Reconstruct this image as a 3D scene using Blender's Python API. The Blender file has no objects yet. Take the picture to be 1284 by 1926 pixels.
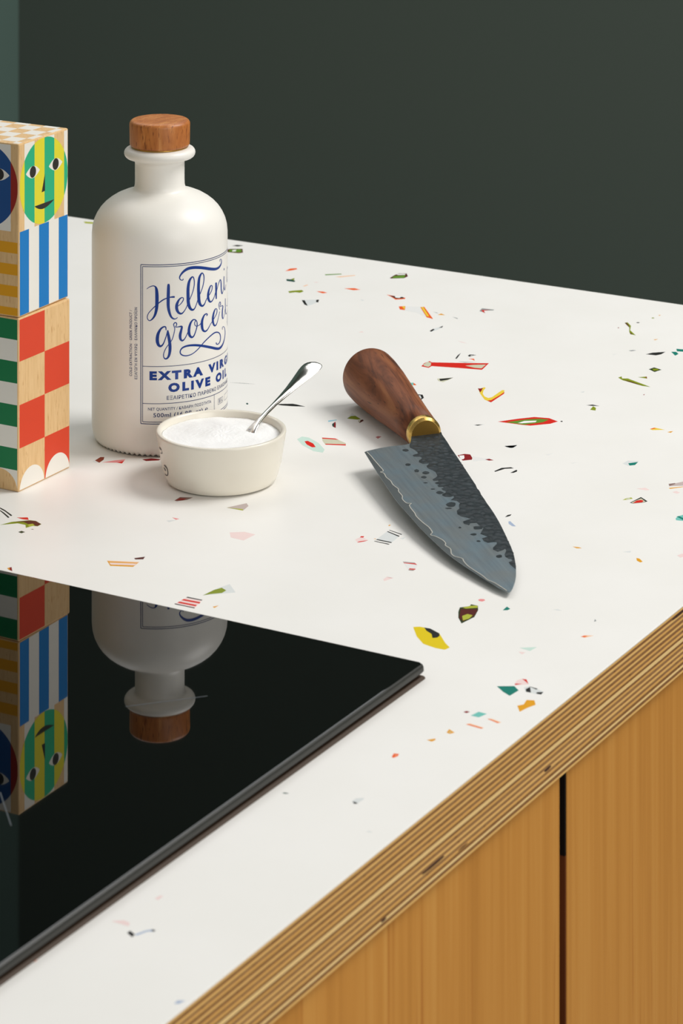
import bpy, bmesh, math, random
from math import sin, cos, pi, radians, sqrt, atan2
from mathutils import Vector, Matrix, noise
from mathutils.geometry import tessellate_polygon

# ---------------------------------------------------------------- camera, world, lights, exposure
scene = bpy.context.scene
COL = scene.collection
TOP = 0.90                      # height of the worktop
YAW = radians(29.83)
cam_d = bpy.data.cameras.new('camera')
cam = bpy.data.objects.new('camera', cam_d)
COL.objects.link(cam)
cam.location = (0, 0, TOP + 0.5457)
cam.rotation_euler = (pi / 2, 0, YAW)
cam_d.sensor_fit = 'VERTICAL'
cam_d.sensor_height = 36
cam_d.sensor_width = 24
cam_d.lens = 36 * 5560.9 / 1926
cam_d.shift_y = -(963 + 916.86) / 1926
cam_d.clip_start = 0.05
cam_d.dof.use_dof = True
cam_d.dof.focus_distance = 1.70
cam_d.dof.aperture_fstop = 26
scene.camera = cam

world = bpy.data.worlds.new('world')
scene.world = world
world.use_nodes = True
bg = world.node_tree.nodes['Background']
bg.inputs[0].default_value = (1.0, 0.985, 0.96, 1)
bg.inputs[1].default_value = 0.30

def area(name, loc, target, size, power, color=(1, 1, 1), size_y=None):
    d = bpy.data.lights.new(name, 'AREA')
    d.energy = power
    d.color = color
    d.size = size
    if size_y:
        d.shape = 'RECTANGLE'
        d.size_y = size_y
    o = bpy.data.objects.new(name, d)
    COL.objects.link(o)
    o.location = loc
    o.rotation_euler = (Vector(target) - Vector(loc)).to_track_quat('-Z', 'Y').to_euler()
    return o

CRT = Vector((cos(YAW), sin(YAW), 0))        # to the right of the view
CFW = Vector((-sin(YAW), cos(YAW), 0))       # along the view
MID = Vector((-0.90, 1.42, TOP))
kl = MID + 1.55 * CRT + 0.22 * CFW + Vector((0, 0, 2.00))
area('key_softbox', kl, MID, 1.15, 56, (1.0, 0.985, 0.96))
fl = MID + 1.3 * CRT - 2.0 * CFW + Vector((0, 0, 0.75))
area('fill_softbox', fl, MID, 1.3, 23, (1.0, 0.985, 0.95))
ol = MID - 0.25 * CRT + 1.05 * CFW + Vector((0, 0, 1.45))
area('overhead_softbox', ol, MID, 1.7, 11, (0.97, 0.985, 1.0), 0.9)

scene.view_settings.view_transform = 'Standard'
scene.view_settings.look = 'None'
scene.view_settings.exposure = -0.20
scene.view_settings.gamma = 1.0
scene.view_settings.use_curve_mapping = False

# ---------------------------------------------------------------- helpers
def lin(c):
    c = c / 255
    return c / 12.92 if c <= 0.04045 else ((c + 0.055) / 1.055) ** 2.4

def rgb(r, g, b):
    return (lin(r), lin(g), lin(b), 1)

def mat(name, color, rough=0.5, metal=0.0, spec=0.5, coat=0.0):
    m = bpy.data.materials.new(name)
    m.use_nodes = True
    b = m.node_tree.nodes['Principled BSDF']
    b.inputs['Base Color'].default_value = color
    b.inputs['Roughness'].default_value = rough
    b.inputs['Metallic'].default_value = metal
    b.inputs['Specular IOR Level'].default_value = spec
    b.inputs['Coat Weight'].default_value = coat
    return m

def nodes(m):
    return m.node_tree.nodes, m.node_tree.links, m.node_tree.nodes['Principled BSDF']

def ramp(n, stops):
    r = n.new('ShaderNodeValToRGB')
    e = r.color_ramp.elements
    while len(e) < len(stops):
        e.new(0.5)
    for i, (p, c) in enumerate(stops):
        e[i].position = p
        e[i].color = c
    return r

def wood(name, c1, c2, c3, scale, fleck=None, rough=0.5, bump=0.1, detail=4, mid=0.5, spec=0.4, distort=0.6, lo=0.3, hi=0.7):
    """grain: noise stretched along the axis with the small scale; fleck = (scale, colour, threshold)"""
    m = mat(name, c1, rough, spec=spec)
    n, l, b = nodes(m)
    tc = n.new('ShaderNodeTexCoord')
    mp = n.new('ShaderNodeMapping')
    mp.inputs['Scale'].default_value = scale
    l.new(tc.outputs['Object'], mp.inputs['Vector'])
    nz = n.new('ShaderNodeTexNoise')
    nz.inputs['Scale'].default_value = 1.0
    nz.inputs['Detail'].default_value = detail
    nz.inputs['Roughness'].default_value = 0.6
    nz.inputs['Distortion'].default_value = distort
    l.new(mp.outputs[0], nz.inputs['Vector'])
    r = ramp(n, [(lo, c1), (mid, c2), (hi, c3)])
    l.new(nz.outputs['Fac'], r.inputs[0])
    out = r.outputs[0]
    if fleck:
        fs, fc, ft = fleck
        m2 = n.new('ShaderNodeMapping')
        m2.inputs['Scale'].default_value = fs
        l.new(tc.outputs['Object'], m2.inputs['Vector'])
        n2 = n.new('ShaderNodeTexNoise')
        n2.inputs['Scale'].default_value = 1.0
        n2.inputs['Detail'].default_value = 1.0
        l.new(m2.outputs[0], n2.inputs['Vector'])
        r2 = ramp(n, [(ft, (0, 0, 0, 1)), (ft + 0.08, (1, 1, 1, 1))])
        l.new(n2.outputs['Fac'], r2.inputs[0])
        mx = n.new('ShaderNodeMix')
        mx.data_type = 'RGBA'
        l.new(r2.outputs[0], mx.inputs['Factor'])
        l.new(out, mx.inputs['A'])
        mx.inputs['B'].default_value = fc
        out = mx.outputs['Result']
    l.new(out, b.inputs['Base Color'])
    if bump:
        bp = n.new('ShaderNodeBump')
        bp.inputs['Strength'].default_value = bump
        bp.inputs['Distance'].default_value = 0.0005
        l.new(nz.outputs['Fac'], bp.inputs['Height'])
        l.new(bp.outputs[0], b.inputs['Normal'])
    return m

def link(name, me, m=None, parent=None, loc=None, smooth=False):
    if m is not None:
        for x in (m if isinstance(m, (list, tuple)) else [m]):
            me.materials.append(x)
    o = bpy.data.objects.new(name, me)
    COL.objects.link(o)
    if parent is not None:
        o.parent = parent
    if loc is not None:
        o.location = loc
    if smooth:
        for p in me.polygons:
            p.use_smooth = True
    return o

def pydata(name, v, f, m=None, parent=None, loc=None, smooth=False):
    me = bpy.data.meshes.new(name)
    me.from_pydata([tuple(x) for x in v], [], f)
    bm = bmesh.new()
    bm.from_mesh(me)
    bmesh.ops.recalc_face_normals(bm, faces=bm.faces)
    bm.to_mesh(me)
    bm.free()
    me.update()
    return link(name, me, m, parent, loc, smooth)

def empty(name, loc, rot=(0, 0, 0)):
    o = bpy.data.objects.new(name, None)
    o.empty_display_size = 0.02
    COL.objects.link(o)
    o.location = loc
    o.rotation_euler = rot
    return o

def tag(o, label, cat, group=None, kind=None):
    o['label'] = label
    o['category'] = cat
    if group:
        o['group'] = group
    if kind:
        o['kind'] = kind
    return o

def box_mesh(name, lo, hi, bevel=0.0, seg=2):
    bm = bmesh.new()
    bmesh.ops.create_cube(bm, size=1)
    for v in bm.verts:
        v.co = Vector([lo[i] + (v.co[i] + 0.5) * (hi[i] - lo[i]) for i in range(3)])
    if bevel:
        bmesh.ops.bevel(bm, geom=list(bm.edges), offset=bevel, segments=seg, profile=0.5, affect='EDGES')
    me = bpy.data.meshes.new(name)
    bm.to_mesh(me)
    bm.free()
    return me

def box(name, lo, hi, m, parent=None, bevel=0.0, loc=None, seg=2):
    o = link(name, box_mesh(name, lo, hi, bevel, seg), m, parent, loc)
    return o

def lathe(name, prof, m, parent=None, seg=96, loc=None, closed=False):
    v, f = [], []
    n = len(prof)
    for r, z in prof:
        for k in range(seg):
            a = 2 * pi * k / seg
            v.append((r * cos(a), r * sin(a), z))
    rng = n if closed else n - 1
    for i in range(rng):
        for k in range(seg):
            k2 = (k + 1) % seg
            j = (i + 1) % n
            f.append((i * seg + k, i * seg + k2, j * seg + k2, j * seg + k))
    if not closed:
        f.append(tuple(range(seg)))
        f.append(tuple((n - 1) * seg + k for k in range(seg)))
    return pydata(name, v, f, m, parent, loc, True)

def arc(cx, cz, r, a0, a1, n):
    return [(cx + r * cos(radians(a0 + (a1 - a0) * i / n)), cz + r * sin(radians(a0 + (a1 - a0) * i / n))) for i in range(n + 1)]

def smooth_by_angle(o, deg=35):
    me = o.data
    bm = bmesh.new()
    bm.from_mesh(me)
    for e in bm.edges:
        e.smooth = e.calc_face_angle(0) < radians(deg)
    for p in bm.faces:
        p.smooth = True
    bm.to_mesh(me)
    bm.free()

def plate(name, poly, z0, z1, m, parent=None, xf=None, loc=None):
    """prism with the outline poly (2-D) from height z0 to z1; xf maps (x, y, z) to the object's space"""
    n = len(poly)
    tri = tessellate_polygon([[Vector((p[0], p[1], 0)) for p in poly]])
    v = [(p[0], p[1], z1) for p in poly] + [(p[0], p[1], z0) for p in poly]
    f = [tuple(t) for t in tri] + [tuple(n + i for i in reversed(t)) for t in tri]
    f += [(i, (i + 1) % n, n + (i + 1) % n, n + i) for i in range(n)]
    if xf:
        v = [xf(*p) for p in v]
    return pydata(name, v, f, m, parent, loc)

def pts(s):
    return [tuple(map(float, q.split(','))) for q in s.split()]

# ---------------------------------------------------------------- room
wall_m = mat('wall_paint', rgb(92, 100, 92), 0.75, spec=0.3)
n, l, b = nodes(wall_m)
nz = n.new('ShaderNodeTexNoise'); nz.inputs['Scale'].default_value = 1.3; nz.inputs['Detail'].default_value = 3
rp = ramp(n, [(0.3, rgb(82, 95, 89)), (0.7, rgb(91, 98, 88))])
l.new(nz.outputs['Fac'], rp.inputs[0]); l.new(rp.outputs[0], b.inputs['Base Color'])
wall2_m = mat('side_wall_paint', rgb(98, 122, 114), 0.7, spec=0.3)
floor_m = wood('floor_boards', rgb(120, 112, 100), rgb(134, 124, 112), rgb(146, 138, 126), (6, 1, 6), rough=0.6)
WY, WX = 3.4155, -2.487

def struct(name, lo, hi, m):
    o = box(name, lo, hi, m)
    o['kind'] = 'structure'
    return o
struct('floor', (WX - 0.1, -2.2, -0.05), (2.6, WY + 0.1, 0.0), floor_m)
struct('wall_back', (WX - 0.1, WY, 0.0), (2.6, WY + 0.1, 2.9), wall_m)
struct('wall_left', (WX - 0.1, -2.2, 0.0), (WX, WY, 2.9), wall2_m)

# ---------------------------------------------------------------- base cabinet
XF = -0.5865                     # front edge of the worktop
maple = wood('maple_veneer', rgb(188, 128, 54), rgb(200, 139, 62), rgb(208, 150, 73), (120, 120, 2.6),
             fleck=((230, 230, 6), rgb(182, 118, 48), 0.69), rough=0.45, bump=0.03, distort=0.4)
maple_shaded = wood('maple_edge_shaded', rgb(92, 46, 16), rgb(102, 52, 20), rgb(110, 58, 22), (60, 60, 3), rough=0.6)  # maple darkened so the shade between the doors is in the colour
black_m = mat('black_board', rgb(16, 12, 11), 0.7, spec=0.2)
ZB = TOP - 0.0335
cab = tag(empty('base_cabinet', (XF - 0.3, 1.2328, 0)), 'honey maple base cabinet with tall flat doors under the worktop', 'cabinet')
DX = 0.3 - 0.0025                # door face, local x
def cb(name, lo, hi, m, bevel=0.0):
    return box(name, lo, hi, m, cab, bevel)
cb('carcass', (-0.62, -0.88, 0.10), (DX - 0.0215, 0.60, ZB), black_m)
cb('plinth', (-0.60, -0.86, 0.0), (DX - 0.07, 0.58, 0.10), black_m)
cb('door', (DX - 0.019, -0.60, 0.104), (DX, -0.004, ZB - 0.0008), maple, 0.0005)
d2 = cb('door', (DX - 0.019, 0.004, 0.104), (DX, 0.60, ZB - 0.0008), maple, 0.0005)
cb('door', (DX - 0.019, -0.88, 0.104), (DX, -0.608, ZB - 0.0008), maple, 0.0005)
ee = box('edge_shade_strip', (DX - 0.0188, 0.0030, 0.104), (DX - 0.0006, 0.0040, ZB - 0.0412), maple_shaded, d2)
ee['label'] = 'door edge with the shade of the gap in its dark brown'
ee = box('edge_shade_strip', (DX - 0.0188, 0.0026, ZB - 0.0412), (DX - 0.0006, 0.0040, ZB - 0.0008), black_m, d2)  # black strip painted in for the darkness of a finger-pull recess
ee['label'] = 'black strip for the dark recess at the top of the door edge'

# ---------------------------------------------------------------- worktop with terrazzo chips
X0, Y0, Y1 = -1.56, 0.15, 1.8835
SHEET = 0.0009
wt = tag(empty('worktop', (0, 0, TOP)), 'white speckled terrazzo worktop with striped plywood edge', 'worktop')
white_m = mat('white_resin', rgb(238, 236, 231), 0.4, spec=0.35)
n, l, b = nodes(white_m)
nz = n.new('ShaderNodeTexNoise'); nz.inputs['Scale'].default_value = 14; nz.inputs['Detail'].default_value = 6
tc = n.new('ShaderNodeTexCoord'); l.new(tc.outputs['Object'], nz.inputs['Vector'])
rp = ramp(n, [(0.3, rgb(236, 234, 229)), (0.7, rgb(240, 238, 234))])
l.new(nz.outputs['Fac'], rp.inputs[0]); l.new(rp.outputs[0], b.inputs['Base Color'])
box('surface_sheet', (X0, Y0, -SHEET), (XF, Y1, 0), white_m, wt, 0.0003)
ply_cols = [((220, 174, 100), (230, 186, 114)), ((134, 94, 54), (152, 110, 66)), ((210, 160, 84), (222, 174, 100)),
            ((126, 86, 48), (146, 104, 62)), ((232, 196, 130), (240, 208, 146)), ((144, 104, 64), (158, 118, 76))]
ply_m = []
for i, (c1, c2) in enumerate(ply_cols):
    light = i in (0, 2, 4)
    ply_m.append(wood('veneer_%s' % 'abcdef'[i], rgb(*c1), rgb(*[(p + q) // 2 for p, q in zip(c1, c2)]), rgb(*c2),
                      (90, 9, 600) if light else (90, 160, 600),
                      fleck=None if light else ((200, 300, 900), rgb(118, 76, 42), 0.66), rough=0.6, bump=0.15, distort=0.3))
rnd = random.Random(4)
NL = 25
z = -SHEET
tl = (0.0335 - SHEET) / 25.104
for i in range(NL):
    th_ = tl * (1.22 if i % 2 else 0.797)
    if i == 12:
        th_ = tl * 1.35
    if i == 11 or i == 13:
        th_ = tl * 0.995
    if i % 2 == 0:
        m = ply_m[4] if i in (12, 22) else ply_m[0 if rnd.random() < 0.5 else 2]
    else:
        m = ply_m[[1, 3, 5][rnd.randrange(3)]]
    dx = rnd.uniform(0.0, 0.00012) + (0.00014 if i % 2 else 0)
    box('veneer_layer', (X0 + 0.0005, Y0 + 0.0005, z - th_), (XF - 0.0001 - dx, Y1 - 0.0005, z), m, wt)
    z -= th_
hole_m = mat('knot_dark', rgb(64, 34, 16), 0.8)
for y0_, y1_, zz, h in ((1.0905, 1.1120, -0.0247, 0.0011), (1.2075, 1.2150, -0.0248, 0.0012), (1.352, 1.3700, -0.0030, 0.0013),
                        (1.1235, 1.1320, -0.0276, 0.0006), (1.0555, 1.0600, -0.0300, 0.0010)):
    nn = 10
    poly = []
    for k in range(nn):
        a = 2 * pi * k / nn
        poly.append(((y0_ + y1_) / 2 + (y1_ - y0_) / 2 * cos(a) * (1 + 0.1 * rnd.uniform(-1, 1)), zz + h / 2 * sin(a)))
    plate('veneer_knot', poly, -0.001, 0.00004, hole_m, wt, xf=lambda u, w, d: (XF - 0.0001 + d, u, w))

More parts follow.
